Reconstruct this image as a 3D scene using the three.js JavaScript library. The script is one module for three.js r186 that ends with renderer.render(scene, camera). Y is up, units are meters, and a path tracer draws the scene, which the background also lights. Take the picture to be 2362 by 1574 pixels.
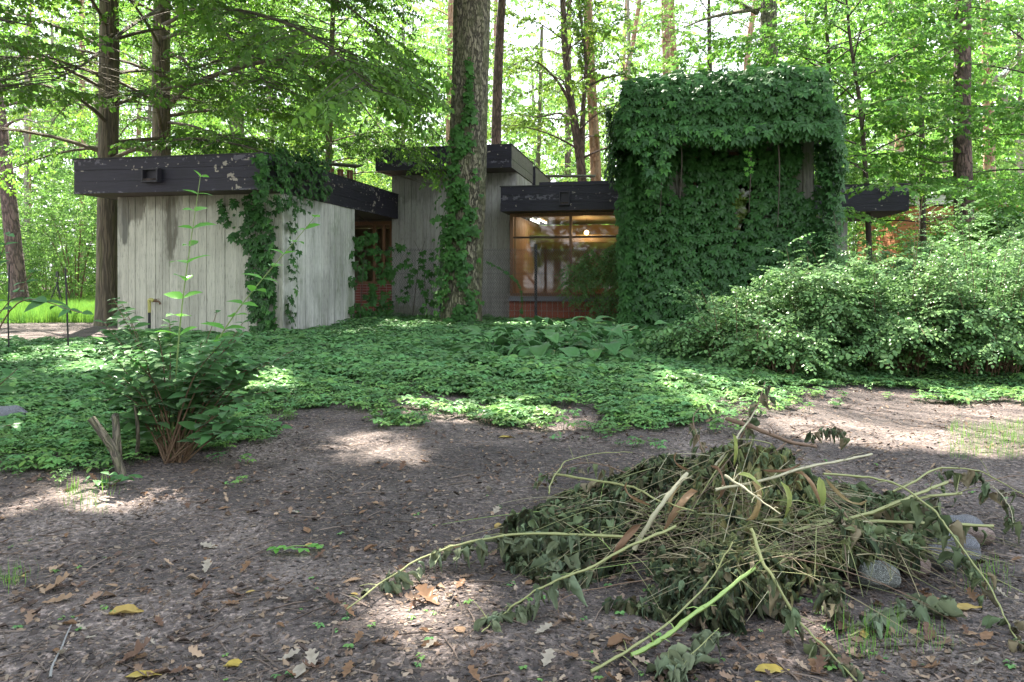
import * as THREE from 'three';

// ---------------------------------------------------------------- camera, sky, sun, exposure
const F = 1750, CX = 1181, HY = 640, EYE = 1.2, PW = 2362, PH = 1574;      // lens of the photograph, in its pixels (rising front: horizon above the middle)
const scene = new THREE.Scene();
const camera = new THREE.PerspectiveCamera(2 * Math.atan((PH - HY) / F) * 180 / Math.PI, PW / (2 * (PH - HY)), 0.05, 600);
camera.position.set(0, EYE, 0);
camera.lookAt(0, EYE, -10);
camera.setViewOffset(PW, 2 * (PH - HY), 0, (PH - HY) - HY, PW, PH);
const EXPOSURE = 7.2, SKY_LEVEL = 0.43, SUN_LEVEL = 5;
const TO_SUN = new THREE.Vector3(-0.2, 0.8, -0.56).normalize();
{
  const w = 128, h = 64, data = new Float32Array(w * h * 4);
  for (let y = 0; y < h; y++) for (let x = 0; x < w; x++) {
    const up = Math.max(0, Math.sin(((y + 0.5) / h - 0.5) * Math.PI)), o = (y * w + x) * 4;
    const k = Math.pow(1 - up, 2), s = SKY_LEVEL;
    data[o] = s * (0.74 + 0.26 * k); data[o + 1] = s * (0.86 + 0.14 * k); data[o + 2] = s * (1.03 - 0.01 * k); data[o + 3] = 1;
  }
  const t = new THREE.DataTexture(data, w, h, THREE.RGBAFormat, THREE.FloatType);
  t.mapping = THREE.EquirectangularReflectionMapping; t.magFilter = THREE.LinearFilter; t.needsUpdate = true;
  scene.background = t; scene.environment = t;
}
const sun = new THREE.DirectionalLight(new THREE.Color(1, 0.93, 0.82), SUN_LEVEL);
sun.position.copy(TO_SUN).multiplyScalar(90); sun.castShadow = true; sun.shadow.radius = 1;
Object.assign(sun.shadow.camera, { left: -60, right: 60, top: 60, bottom: -60, near: 1, far: 220 });
scene.add(sun, sun.target);

// ---------------------------------------------------------------- helpers
const V3 = (x, y, z) => new THREE.Vector3(x, y, z);
function rng(seed) { let s = (seed * 2654435761) >>> 0; return () => { s = (s + 0x6d2b79f5) | 0; let t = Math.imul(s ^ (s >>> 15), 1 | s); t = (t + Math.imul(t ^ (t >>> 7), 61 | t)) ^ t; return ((t ^ (t >>> 14)) >>> 0) / 4294967296; }; }
const clamp = (x, a = 0, b = 1) => Math.min(b, Math.max(a, x)), lerp = (a, b, t) => a + (b - a) * t, smooth = (a, b, x) => { const t = clamp((x - a) / (b - a)); return t * t * (3 - 2 * t); };
const hash = (x, y, s) => { let h = Math.imul(x, 374761393) ^ Math.imul(y, 668265263) ^ Math.imul(s, 1274126177); h = Math.imul(h ^ (h >>> 13), 1274126177); return ((h ^ (h >>> 16)) >>> 0) / 4294967296; };
function vnoise(x, y, s = 0, px = 1e9, py = 1e9) {              // value noise, periodic when px, py are given
  const ix = Math.floor(x), iy = Math.floor(y), fx = x - ix, fy = y - iy, u = fx * fx * (3 - 2 * fx), v = fy * fy * (3 - 2 * fy);
  const m = (a, n) => ((a % n) + n) % n, x0 = m(ix, px), x1 = m(ix + 1, px), y0 = m(iy, py), y1 = m(iy + 1, py);
  return lerp(lerp(hash(x0, y0, s), hash(x1, y0, s), u), lerp(hash(x0, y1, s), hash(x1, y1, s), u), v);
}
function fbm(x, y, s, o = 4, px = 1e9, py = 1e9) { let a = 0.5, r = 0, t = 0; for (let i = 0; i < o; i++) { r += a * vnoise(x, y, s + i * 17, px, py); t += a; a *= 0.5; x *= 2; y *= 2; px *= 2; py *= 2; } return r / t; }
const srgb = (c) => { c = clamp(c); return c <= 0.0031308 ? c * 12.92 : 1.055 * Math.pow(c, 1 / 2.4) - 0.055; };
function tex(w, h, fn, color = true) {                            // fn(u, v) gives linear [r, g, b] for colour, a number for a height
  const d = new Uint8Array(w * h * 4);
  for (let y = 0, o = 0; y < h; y++) for (let x = 0; x < w; x++, o += 4) {
    const c = fn((x + 0.5) / w, (y + 0.5) / h);
    if (color) { d[o] = srgb(c[0]) * 255; d[o + 1] = srgb(c[1]) * 255; d[o + 2] = srgb(c[2]) * 255; } else d[o] = d[o + 1] = d[o + 2] = clamp(c) * 255;
    d[o + 3] = 255;
  }
  const t = new THREE.DataTexture(d, w, h);
  t.wrapS = t.wrapT = THREE.RepeatWrapping; t.magFilter = THREE.LinearFilter; t.minFilter = THREE.LinearMipmapLinearFilter;
  if (color) t.colorSpace = THREE.SRGBColorSpace;
  t.needsUpdate = true;
  return t;
}
const mix3 = (a, b, t) => [lerp(a[0], b[0], t), lerp(a[1], b[1], t), lerp(a[2], b[2], t)];
const at = (px, py, d) => V3((px - CX) / F * d, EYE - (py - HY) / F * d, -d);                 // a point of the photograph at a given distance
const gd = (py, h = 0) => (EYE - h) * F / (py - HY);                                        // distance of what stands h above the ground at that row
const on = (px, py, h = 0) => at(px, py, gd(py, h));
const pixel = (p) => [CX + p.x / -p.z * F, HY - (p.y - EYE) / -p.z * F];

const taken = new Map();
function numbered(name) { const n = taken.get(name) ?? 0; taken.set(name, n + 1); return n ? name + '_' + String(n).padStart(3, '0') : name; }
function tag(o, label, category, group, kind) {
  if (label) o.userData.label = label; if (category) o.userData.category = category; if (group) o.userData.group = group; if (kind) o.userData.kind = kind;
  return o;
}
function thing(name, label, category, p = [0, 0, 0], turn = 0, group) {
  const o = new THREE.Group(); o.name = numbered(name); o.position.set(p.x ?? p[0], p.y ?? p[1], p.z ?? p[2]); o.rotation.y = turn;
  scene.add(o); return tag(o, label, category, group);
}
function part(name, geo, mat, parent, kind) {
  const m = new THREE.Mesh(geo, mat); m.name = parent === scene ? numbered(name) : name; m.castShadow = m.receiveShadow = true; parent.add(m);
  if (kind) m.userData.kind = kind;
  return m;
}
class MB {                                                          // collects triangles with uv and colour
  constructor() { this.p = []; this.uv = []; this.c = []; this.i = []; }
  v(x, y, z, u = 0, w = 0, c = 1, c2 = c, c3 = c) { this.p.push(x, y, z); this.uv.push(u, w); this.c.push(c, c2, c3); return this.p.length / 3 - 1; }
  tri(a, b, c) { this.i.push(a, b, c); }
  quad(a, b, c, d) { this.i.push(a, b, c, a, c, d); }
  tube(pts, rad, seg = 6, texW = 1, texH = 1, shape) {             // tapered tube; uv in texture repeats
    const n = pts.length, t = V3(), nx = V3(), ny = V3(), r0 = typeof rad === 'function' ? rad(0) : rad[0], around = Math.max(1, Math.round(2 * Math.PI * r0 / texW));
    let len = 0, first = 0;
    for (let k = 0; k < n; k++) {
      t.subVectors(pts[Math.min(n - 1, k + 1)], pts[Math.max(0, k - 1)]).normalize();
      if (!k) { nx.set(Math.abs(t.x) > 0.8 ? 0 : 1, 0, Math.abs(t.x) > 0.8 ? 1 : 0); } else len += pts[k].distanceTo(pts[k - 1]);
      nx.addScaledVector(t, -nx.dot(t)).normalize(); ny.crossVectors(t, nx);
      const r = typeof rad === 'function' ? rad(k / (n - 1)) : rad[k];
      for (let j = 0; j <= seg; j++) {
        const a = j / seg * 2 * Math.PI, q = shape ? r * shape(a % (2 * Math.PI), len) : r, ca = Math.cos(a) * q, sa = Math.sin(a) * q, p = pts[k];
        const id = this.v(p.x + nx.x * ca + ny.x * sa, p.y + nx.y * ca + ny.y * sa, p.z + nx.z * ca + ny.z * sa, j / seg * around, len / texH);
        if (!k && !j) first = id;
      }
    }
    for (let k = 0; k < n - 1; k++) for (let j = 0; j < seg; j++) { const a = first + k * (seg + 1) + j, b = a + seg + 1; this.quad(a, a + 1, b + 1, b); }
    const e = first + (n - 1) * (seg + 1), p = pts[n - 1], c = this.v(p.x, p.y, p.z, 0.5, len / texH);
    for (let j = 0; j < seg; j++) this.tri(c, e + j, e + j + 1);
    return this;
  }
  box(x0, x1, y0, y1, z0, z1, uo = 0, vo = 0) {
    for (const [ax, s] of [[0, -1], [0, 1], [1, -1], [1, 1], [2, -1], [2, 1]]) {
      const q = [[0, 0], [1, 0], [1, 1], [0, 1]].map(([a, b]) => {
        const X = [x0, x1], Y = [y0, y1], Z = [z0, z1], f = s > 0 ? 1 : 0;
        const [x, y, z] = ax === 0 ? [X[f], Y[b], Z[a]] : ax === 1 ? [X[a], Y[f], Z[b]] : [X[a], Y[b], Z[f]];
        return this.v(x, y, z, (ax === 0 ? z : x) + uo, (ax === 1 ? z : y) + vo);
      });
      const flip = (ax === 0) === (s > 0);
      if (ax === 1 ? s > 0 : flip) this.quad(q[0], q[3], q[2], q[1]); else this.quad(q[0], q[1], q[2], q[3]);
    }
    return this;
  }
  // a leaf: base at o, midrib along ax, face up; prof lists [share of length, share of half width]
  leaf(o, ax, up, L, W, { prof = [[0, 0], [0.4, 1], [1, 0]], fold = 0.25, droop = 0.15, twist = 0, c = [1, 1, 1], wave = 0, rand } = {}) {
    const x = ax.clone().normalize(), y = up.clone().addScaledVector(x, -up.dot(x)).normalize(), z = V3().crossVectors(x, y), n = prof.length;
    if (twist) { const a = Math.cos(twist), b = Math.sin(twist), y2 = y.clone().multiplyScalar(a).addScaledVector(z, b); z.multiplyScalar(a).addScaledVector(y, -b); y.copy(y2); }
    const P = (s, w) => { const a = s * L, k = w * W / 2, h = Math.abs(k) * fold - droop * L * s * s + (wave ? wave * L * (rand() - 0.5) : 0); return [o.x + x.x * a + y.x * h + z.x * k, o.y + x.y * a + y.y * h + z.y * k, o.z + x.z * a + y.z * h + z.z * k]; };
    let prev = null;
    for (let k = 0; k < n; k++) {
      const [s, w] = prof[k], m = this.v(...P(s, 0), 0.5, s, ...c);
      const row = w > 0 ? [this.v(...P(s, -w), 0.5 - w / 2, s, ...c), m, this.v(...P(s, w), 0.5 + w / 2, s, ...c)] : [m, m, m];
      if (prev) for (const [a, b] of [[0, 1], [1, 2]]) {
        if (prev[a] !== prev[b]) this.tri(prev[a], prev[b], row[b]);
        if (row[a] !== row[b]) this.tri(prev[a], row[b], row[a]);
      }
      prev = row;
    }
    return this;
  }
  geo(smoothNormals = true) {
    const g = new THREE.BufferGeometry();
    g.setAttribute('position', new THREE.Float32BufferAttribute(this.p, 3)); g.setAttribute('uv', new THREE.Float32BufferAttribute(this.uv, 2)); g.setAttribute('color', new THREE.Float32BufferAttribute(this.c, 3));
    g.setIndex(this.i);
    if (smoothNormals) g.computeVertexNormals();
    return g;
  }
  build(name, mat, parent, kind, smoothNormals = true) { return part(name, this.geo(smoothNormals), mat, parent, kind); }
}
const curve = (pts, n) => new THREE.CatmullRomCurve3(pts).getPoints(n);
const bez = (a, b, c, n) => new THREE.QuadraticBezierCurve3(a, b, c).getPoints(n);
function frame(pos, ax, up, s) {                                    // matrix with x along ax and y towards up
  const x = ax.clone().normalize(), y = up.clone().addScaledVector(x, -up.dot(x)).normalize(), z = V3().crossVectors(x, y);
  return new THREE.Matrix4().makeBasis(x.multiplyScalar(s), y.multiplyScalar(s), z.multiplyScalar(s)).setPosition(pos);
}
class Inst {                                                        // many copies of one small shape
  constructor() { this.m = []; this.c = []; }
  add(m, c) { this.m.push(m); this.c.push(c); }
  build(name, geo, mat, parent, from = 0) {
    const n = this.m.length - from;
    if (n <= 0) return null;
    const o = new THREE.InstancedMesh(geo, mat, n); o.name = parent === scene ? numbered(name) : name; o.castShadow = o.receiveShadow = true; o.userData.kind = 'stuff';
    for (let k = 0; k < n; k++) { o.setMatrixAt(k, this.m[from + k]); o.setColorAt(k, this.c[from + k]); }
    parent.add(o);
    return o;
  }
}
const tint = (R, amount = 0.3, yellow = 0.25) => { const b = 1 + (R() - 0.5) * 2 * amount, y = R() * yellow; return new THREE.Color(b * (1 + y * 0.9), b * (1 + y * 0.35), b * (1 - y * 0.4)); };
// the leaves of one plant: the nearest ones as parts of their own, the rest joined
function leafParts(parent, list, geos, mats, most = 300, name = 'leaf') {
  const inv = parent.matrixWorld.clone(); parent.updateMatrixWorld(true); inv.copy(parent.matrixWorld).invert();
  const p = V3(), near = list.map((m, k) => [p.setFromMatrixPosition(m).distanceTo(camera.position), k]).sort((a, b) => a[0] - b[0]);
  near.forEach(([, k], rank) => {
    if (rank >= most) return;
    const o = part(name, geos[k % geos.length], mats[(k * 7) % mats.length], parent);
    o.applyMatrix4(inv.clone().multiply(list[k]));
  });
  geos.forEach((g, q) => {
    const rest = new Inst(), R = rng(q + 5);
    near.slice(most).forEach(([, k]) => { if (k % geos.length === q) rest.add(inv.clone().multiply(list[k]), tint(R, 0.2, 0.15)); });
    rest.build('leaves', g, mats[0], parent);
  });
}

// ---------------------------------------------------------------- ground height and where the sun comes through
const gh = (x, z) => {
  const d = Math.hypot(x, z), far = smooth(9, 16, d);
  return (fbm(x * 0.6 + 50, z * 0.6 + 50, 3, 3) - 0.5) * 0.16 * (1 - 0.6 * far) + (fbm(x * 5 + 9, z * 5 + 9, 8, 3) - 0.5) * 0.035 * (1 - far);
};
const ground = (x, z, up = 0) => V3(x, gh(x, z) + up, z);
// gaps in the canopy: places where the photograph shows sun on the ground or the bushes (place, half-width of the gap)
const GAPS = [
  [on(890, 1030), 0.1], [on(955, 1395), 0], [on(110, 1150), -0.1], [on(250, 1125), 0.04], [on(1800, 1440), -0.14],
  [on(1900, 945), 1.0], [on(2050, 950), 1.2], [on(2200, 948), 1.2], [on(2340, 955), 1.2], [on(1820, 905), 0.8], [on(2120, 985), 0.45], [on(2260, 995), 0.4], [on(620, 905), 0.1], [on(80, 780), 0.9], [on(180, 775), 0.9], [on(-60, 785), 0.9],
  [on(100, 840), 0.5], [on(250, 870), 0.35], [on(1230, 965), 0.1], [on(1010, 950), 0.05], [at(1715, 770, 9), 0.3], [at(2130, 830, 8.6), 0.4], [at(1950, 640, 11), 0.4], [at(2150, 600, 11), 0.6], [at(1990, 690, 9.6), 0.5], [at(2280, 690, 9), 0.5], [at(1800, 850, 8.6), 0.3], [at(1850, 720, 9.4), 0.45], [at(2060, 720, 9.2), 0.5], [at(2220, 760, 8.8), 0.5], [at(2330, 800, 8.4), 0.5], [at(2100, 640, 9.6), 0.5], [at(1760, 800, 9), 0.3], [at(2250, 620, 12.5), 0.6], [at(2000, 560, 13), 0.5], [at(450, 560, 5), -0.25], [at(1600, 230, 15), 0.5], [at(1900, 250, 15), 0.6],
];
const gapV = V3();
function sunlit(p, reach = 0) {                                                // whether something at p would stand in one of the gaps
  for (const [g, r] of GAPS) {
    gapV.subVectors(p, g);
    const t = gapV.dot(TO_SUN);
    if (t > 1.5 && gapV.addScaledVector(TO_SUN, -t).lengthSq() < (r + reach) * (r + reach)) return true;
  }
  return false;
}

// ---------------------------------------------------------------- materials
const std = (o) => new THREE.MeshStandardMaterial({ roughness: 0.85, ...o });
const rgb = (r, g, b) => new THREE.Color().setRGB(r, g, b);
const leafMat = (r, g, b, through = 0.42, coat = 0.25, more = {}) => new THREE.MeshPhysicalMaterial({ color: rgb(r, g, b), roughness: 1, transmission: through, thickness: 0, side: THREE.DoubleSide, vertexColors: true, specularIntensity: 0.3, clearcoat: coat * 0.75, clearcoatRoughness: 0.27, ...more });
const M = {};
{
  // bare forest soil: damp dark patches, paler dry ones, crumbs, bits of bark and needles
  const W = 2048, H = 2048, R = rng(11), chips = new Float32Array(W * H), kind = new Uint8Array(W * H);
  for (let k = 0; k < 26000; k++) {
    const x = R() * W, y = R() * H, a = R() * Math.PI, L = 1.5 + Math.pow(R(), 4) * 16, B = 0.8 + R() * Math.min(2.6, L * 0.4), q = R() < 0.4 ? 1 : R() < 0.65 ? 2 : 3;
    const ca = Math.cos(a), sa = Math.sin(a), n = Math.ceil(L);
    for (let i = -n; i <= n; i++) for (let j = -n; j <= n; j++) {
      const u = i * ca + j * sa, w = -i * sa + j * ca;
      if (Math.abs(u) < L && Math.abs(w) < B) { const o = ((Math.floor(y + j) + H) % H) * W + ((Math.floor(x + i) + W) % W); chips[o] = 0.4 + 0.6 * (1 - Math.abs(w) / B); kind[o] = q; }
    }
  }
  const small = new Float32Array(W * H);
  for (let y = 0; y < H; y++) for (let x = 0; x < W; x++) { const u = x / W, v = y / H; small[y * W + x] = fbm(u * 180, v * 180, 5, 3, 180, 180); }
  const patch = (u, v) => fbm(u * 7, v * 7, 21, 4, 7, 7);
  const A = [0.06, 0.046, 0.042], B = [0.115, 0.092, 0.083], C = [0.031, 0.024, 0.022], chipC = [null, [0.2, 0.155, 0.125], [0.11, 0.075, 0.056], [0.028, 0.022, 0.021]];
  const map = tex(W, H, (u, v) => {
    const o = Math.floor(v * H) * W + Math.floor(u * W), p = patch(u, v), s = small[o];
    let c = mix3(A, B, smooth(0.48, 0.7, p * 0.6 + s * 0.4)); c = mix3(c, C, smooth(0.5, 0.3, p * 0.45 + s * 0.55));
    c = mix3(c, [c[0] * 1.7, c[1] * 1.65, c[2] * 1.6], smooth(0.62, 0.78, s));
    return kind[o] ? mix3(c, chipC[kind[o]], 0.75) : c;
  });
  const bump = tex(W, H, (u, v) => { const o = Math.floor(v * H) * W + Math.floor(u * W); return 0.1 + small[o] * 0.6 + chips[o] * 0.3; }, false);
  M.soil = std({ map, bumpMap: bump, bumpScale: 0.034, roughness: 0.96, vertexColors: true });

  // barks: furrowed oak, smooth grey-green hornbeam, plated pine
  const bark = (seed, fx, fy, low, high, moss, mossAmount, bumpScale, ridged, w = 512, h = 1024) => {
    const hgt = (u, v) => {
      const wu = u + (fbm(u * 4, v * 6, seed + 3, 3, 4, 6) - 0.5) * 0.12;
      const a = fbm(wu * fx, v * fy, seed, 4, fx, fy), r = 1 - Math.abs(2 * a - 1);
      const f = fbm(u * fx * 4, v * fy * 4, seed + 40, 2, fx * 4, fy * 4);
      return ridged ? clamp(1.15 - smooth(0.55, 1, r) * 1.05 + (f - 0.5) * 0.35) : clamp(0.5 + (a - 0.5) * 0.8 + (f - 0.5) * 0.5);
    };
    const hm = new Float32Array(w * h);
    for (let y = 0; y < h; y++) for (let x = 0; x < w; x++) hm[y * w + x] = hgt((x + 0.5) / w, (y + 0.5) / h);
    const g = (u, v) => hm[Math.floor(v * h) * w + Math.floor(u * w)];
    const map = tex(w, h, (u, v) => mix3(mix3(low, high, g(u, v)), moss, mossAmount * smooth(0.4, 0.7, fbm(u * 5, v * 4, seed + 90, 4, 5, 4))));
    return std({ map, bumpMap: tex(w, h, g, false), bumpScale, roughness: 0.95 });
  };
  M.oakBark = bark(31, 20, 12, [0.035, 0.03, 0.022], [0.26, 0.235, 0.165], [0.15, 0.17, 0.07], 0.4, 0.05, true);
  M.hornBark = bark(51, 10, 3, [0.07, 0.06, 0.045], [0.17, 0.14, 0.1], [0.11, 0.115, 0.05], 0.5, 0.012, true);
  M.pineBark = bark(71, 9, 7, [0.05, 0.035, 0.032], [0.19, 0.125, 0.11], [0.12, 0.09, 0.08], 0.3, 0.03, true);
  M.redPineBark = bark(81, 6, 6, [0.16, 0.08, 0.05], [0.42, 0.24, 0.16], [0.4, 0.3, 0.24], 0.5, 0.012, true);
  M.paleBark = bark(91, 5, 5, [0.14, 0.12, 0.1], [0.36, 0.32, 0.27], [0.2, 0.2, 0.13], 0.4, 0.01, false);
  M.twig = std({ color: rgb(0.06, 0.045, 0.034) });
  M.redStem = std({ color: rgb(0.14, 0.085, 0.05) });
  M.greenStem = std({ color: rgb(0.17, 0.24, 0.07), roughness: 0.6 });
}
// leaves
M.hornLeaf = leafMat(0.09, 0.225, 0.035, 0.58, 0.3);
M.oakLeaf = leafMat(0.09, 0.19, 0.035, 0.45, 0.3);
M.mapleLeaf = leafMat(0.095, 0.25, 0.045, 0.52, 0.25);
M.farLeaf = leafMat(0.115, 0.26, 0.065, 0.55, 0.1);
M.needle = leafMat(0.06, 0.09, 0.04, 0.2, 0.1);
M.cover = leafMat(0.095, 0.245, 0.085, 0.36, 0.22);
M.bushLeaf = leafMat(0.1, 0.225, 0.08, 0.36, 0.5);
M.creeper = leafMat(0.042, 0.15, 0.05, 0.3, 0.5);
M.grass = leafMat(0.13, 0.3, 0.06, 0.4, 0.2);
const shades = (r, g, b, n, amount, through, coat) => { const R = rng(Math.round(r * 1e4 + g * 1e3 + b * 77)); return Array.from({ length: n }, () => { const k = 1 + (R() - 0.5) * 2 * amount, y = R() * 0.25; return leafMat(r * k * (1 + y), g * k * (1 + y * 0.3), b * k, through, coat); }); };
M.creepers = [...shades(0.034, 0.112, 0.027, 7, 0.38, 0.3, 0.45), ...shades(0.06, 0.17, 0.035, 2, 0.3, 0.35, 0.4)];
M.oakIvy = shades(0.038, 0.122, 0.028, 6, 0.36, 0.34, 0.4);
M.shrubLeaves = shades(0.065, 0.18, 0.055, 6, 0.25, 0.45, 0.25);
M.brightLeaves = shades(0.13, 0.38, 0.05, 4, 0.2, 0.6, 0.25);
M.hostaLeaves = shades(0.07, 0.19, 0.058, 6, 0.25, 0.3, 0.5);
M.wilted = [...shades(0.085, 0.115, 0.06, 6, 0.45, 0.15, 0.15), ...shades(0.13, 0.12, 0.08, 3, 0.4, 0.15, 0.1)];
M.dried = [leafMat(0.3, 0.19, 0.11, 0.25, 0.1), leafMat(0.22, 0.13, 0.08, 0.25, 0.1), leafMat(0.36, 0.27, 0.14, 0.25, 0.1), leafMat(0.3, 0.34, 0.1, 0.3, 0.15)];
M.fallen = [leafMat(0.2, 0.115, 0.065, 0.2, 0.1), leafMat(0.28, 0.18, 0.11, 0.2, 0.1), leafMat(0.36, 0.27, 0.2, 0.2, 0.1), leafMat(0.13, 0.075, 0.05, 0.15, 0.15), leafMat(0.42, 0.3, 0.1, 0.25, 0.1)];
M.yellow = leafMat(0.42, 0.31, 0.07, 0.3, 0.1);
M.paleLeaf = leafMat(0.34, 0.29, 0.23, 0.2, 0.1);

// ---------------------------------------------------------------- small shapes that are repeated
const OVAL = [[0, 0], [0.22, 0.72], [0.5, 1], [0.8, 0.55], [1, 0]], OVAL3 = [[0, 0], [0.42, 1], [1, 0]], ROUND = [[0, 0], [0.25, 0.9], [0.6, 1], [0.88, 0.6], [1, 0]];
// a leafy twig along +x, its leaves spread flat to both sides
function sprayGeo(seed, { n = 12, len = 0.5, L = 0.085, W = 0.05, prof = OVAL3, rough = 0.35, sag = 0.12, stem = 0.003, spread = 1 }) {
  const R = rng(seed), b = new MB(), P = (t) => V3(t * len, -sag * len * t * t, (Math.sin(t * 5 + seed) * 0.03) * len);
  if (stem) b.tube([P(0), P(0.5), P(1)], [stem, stem * 0.8, stem * 0.4], 3);
  for (let k = b.c.length - 1; k >= 0; k--) b.c[k] = 0.45;
  for (let k = 0; k < n; k++) {
    const t = 0.12 + 0.88 * k / (n - 1), side = k % 2 ? 1 : -1, a = (k === n - 1 ? 0.1 : (0.75 + R() * 0.5)) * side * spread, s = 0.7 + R() * 0.45, g = 0.75 + R() * 0.5, y = R() * 0.3;
    b.leaf(P(t), V3(Math.cos(a), -0.25 - R() * 0.3 + (R() - 0.5) * rough, Math.sin(a)), V3((R() - 0.5) * rough * 2, 1, (R() - 0.5) * rough * 2), L * s, W * s, { prof, fold: 0.3, droop: 0.1 + R() * 0.25, c: [g * (1 + y), g * (1 + y * 0.3), g] });
  }
  return b.geo();
}
// five leaflets from one point, the middle one along +x
function palmate(seed, lobes = 5, L = 1, W = 0.42, prof = OVAL) {
  const R = rng(seed), b = new MB();
  for (let k = 0; k < lobes; k++) {
    const a = (k - (lobes - 1) / 2) * (lobes === 3 ? 1.1 : 0.75), s = 1 - 0.16 * Math.abs(k - (lobes - 1) / 2) + (R() - 0.5) * 0.12, g = 0.85 + R() * 0.3;
    b.leaf(V3(0, 0, 0), V3(Math.cos(a), (R() - 0.5) * 0.3, Math.sin(a)), V3((R() - 0.5) * 0.3, 1, (R() - 0.5) * 0.3), L * s, W * s, { prof, fold: 0.22, droop: 0.1 + R() * 0.25, c: [g, g, g] });
  }
  return b.geo();
}
const single = (seed, L, W, opt = {}) => new MB().leaf(V3(0, 0, 0), V3(1, 0, 0), V3(0, 1, 0), L, W, { prof: OVAL, fold: 0.25, droop: 0.2, rand: rng(seed), ...opt }).geo();
// a crumpled leaf: folded along the midrib, rolled and dented
function crumpled(seed, L, W, roll = 1, least = 0) {
  const R = rng(seed), b = new MB(), n = 6, m = 5, bend = least ? (R() < 0.5 ? -1 : 1) * (least + R()) : (R() - 0.4) * 1.6 * roll, fold = (0.6 + R() * 1.2) * roll, dents = Array.from({ length: (n + 1) * m }, () => (R() - 0.5) * (least ? 0.16 : 0.28) * Math.min(1, roll));
  const ids = [];
  for (let k = 0; k <= n; k++) {
    const s = k / n, w = Math.max(0.02, Math.sin(Math.pow(s, 0.75) * Math.PI) * (0.85 + R() * 0.3)), a = bend * s, row = [];
    for (let j = 0; j < m; j++) {
      const q = (j / (m - 1) - 0.5) * 2, f = fold * Math.abs(q), y = Math.sin(f) * Math.abs(q) * w * W / 2 + dents[k * m + j] * W, z = q * w * W / 2 * Math.cos(f * 0.7), x = bend ? Math.sin(a) / bend * L : s * L, yy = bend ? (1 - Math.cos(a)) / bend * L : 0, g = 0.8 + R() * 0.4;
      row.push(b.v(x - Math.sin(a) * y, -yy + Math.cos(a) * y, z, j / (m - 1), s, g, g, g));
    }
    ids.push(row);
  }
  for (let k = 0; k < n; k++) for (let j = 0; j < m - 1; j++) b.quad(ids[k][j], ids[k][j + 1], ids[k + 1][j + 1], ids[k + 1][j]);
  return b.geo();
}
// a lobed oak leaf, gently curled
function lobed(seed, L, W, curl = 0.5) {
  const R = rng(seed), b = new MB(), n = 14, mid = [], edge = [[], []];
  for (let k = 0; k <= n; k++) {
    const s = k / n, w = W / 2 * Math.sin(Math.pow(s, 1.25) * Math.PI * 0.97 + 0.04) * (0.66 + 0.34 * Math.cos(s * Math.PI * 7.2)) + 0.003, a = s * curl * 1.4, lift = (R() - 0.5) * 0.06 * L, g = 0.85 + R() * 0.3;
    const X = Math.sin(a) / (curl * 1.4) * L, Y = (1 - Math.cos(a)) / (curl * 1.4) * L;
    mid.push(b.v(X, Y, 0, 0.5, s, g * 0.9, g * 0.9, g * 0.9));
    for (const e of [0, 1]) edge[e].push(b.v(X, Y + w * curl * (0.5 + R() * 0.5) + lift, (e ? 1 : -1) * w, e, s, g, g, g));
  }
  for (let k = 0; k < n; k++) { b.quad(mid[k], edge[0][k], edge[0][k + 1], mid[k + 1]); b.quad(mid[k], mid[k + 1], edge[1][k + 1], edge[1][k]); }
  return b.geo();
}
const G = {
  hornSprays: [1, 2, 3].map((s) => sprayGeo(s, { n: 12, len: 0.6, L: 0.12, W: 0.072, rough: 0.95, sag: 0.22, prof: [[0, 0], [0.3, 0.95], [0.65, 0.8], [1, 0]] })),
  oakSpray: sprayGeo(4, { n: 14, len: 0.55, L: 0.14, W: 0.085, rough: 1.1 }),
  mapleSpray: sprayGeo(5, { n: 11, len: 0.6, L: 0.13, W: 0.095, prof: [[0, 0], [0.3, 0.95], [0.65, 0.8], [1, 0]], rough: 0.7, sag: 0.22 }),
  finerSpray: sprayGeo(6, { n: 16, len: 0.55, L: 0.075, W: 0.045, rough: 1.2 }),
  bushSpray: sprayGeo(7, { n: 13, len: 0.42, L: 0.062, W: 0.046, prof: [[0, 0], [0.3, 0.95], [0.7, 0.9], [1, 0]], rough: 0.7, sag: 0.3, stem: 0.002 }),
  climbSpray: sprayGeo(8, { n: 12, len: 0.34, L: 0.055, W: 0.034, prof: [[0, 0], [0.3, 0.95], [0.65, 0.8], [1, 0]], rough: 0.9, sag: 0.3, stem: 0.002 }),
  farSpray: sprayGeo(9, { n: 16, len: 1.3, L: 0.24, W: 0.15, rough: 1.4, stem: 0 }),
  creepers: [21, 22, 23].map((s) => palmate(s, 5, 0.1, 0.045)),
  ivy: [24, 25, 26].map((s) => palmate(s, 3, 0.085, 0.058)),
};

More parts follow.
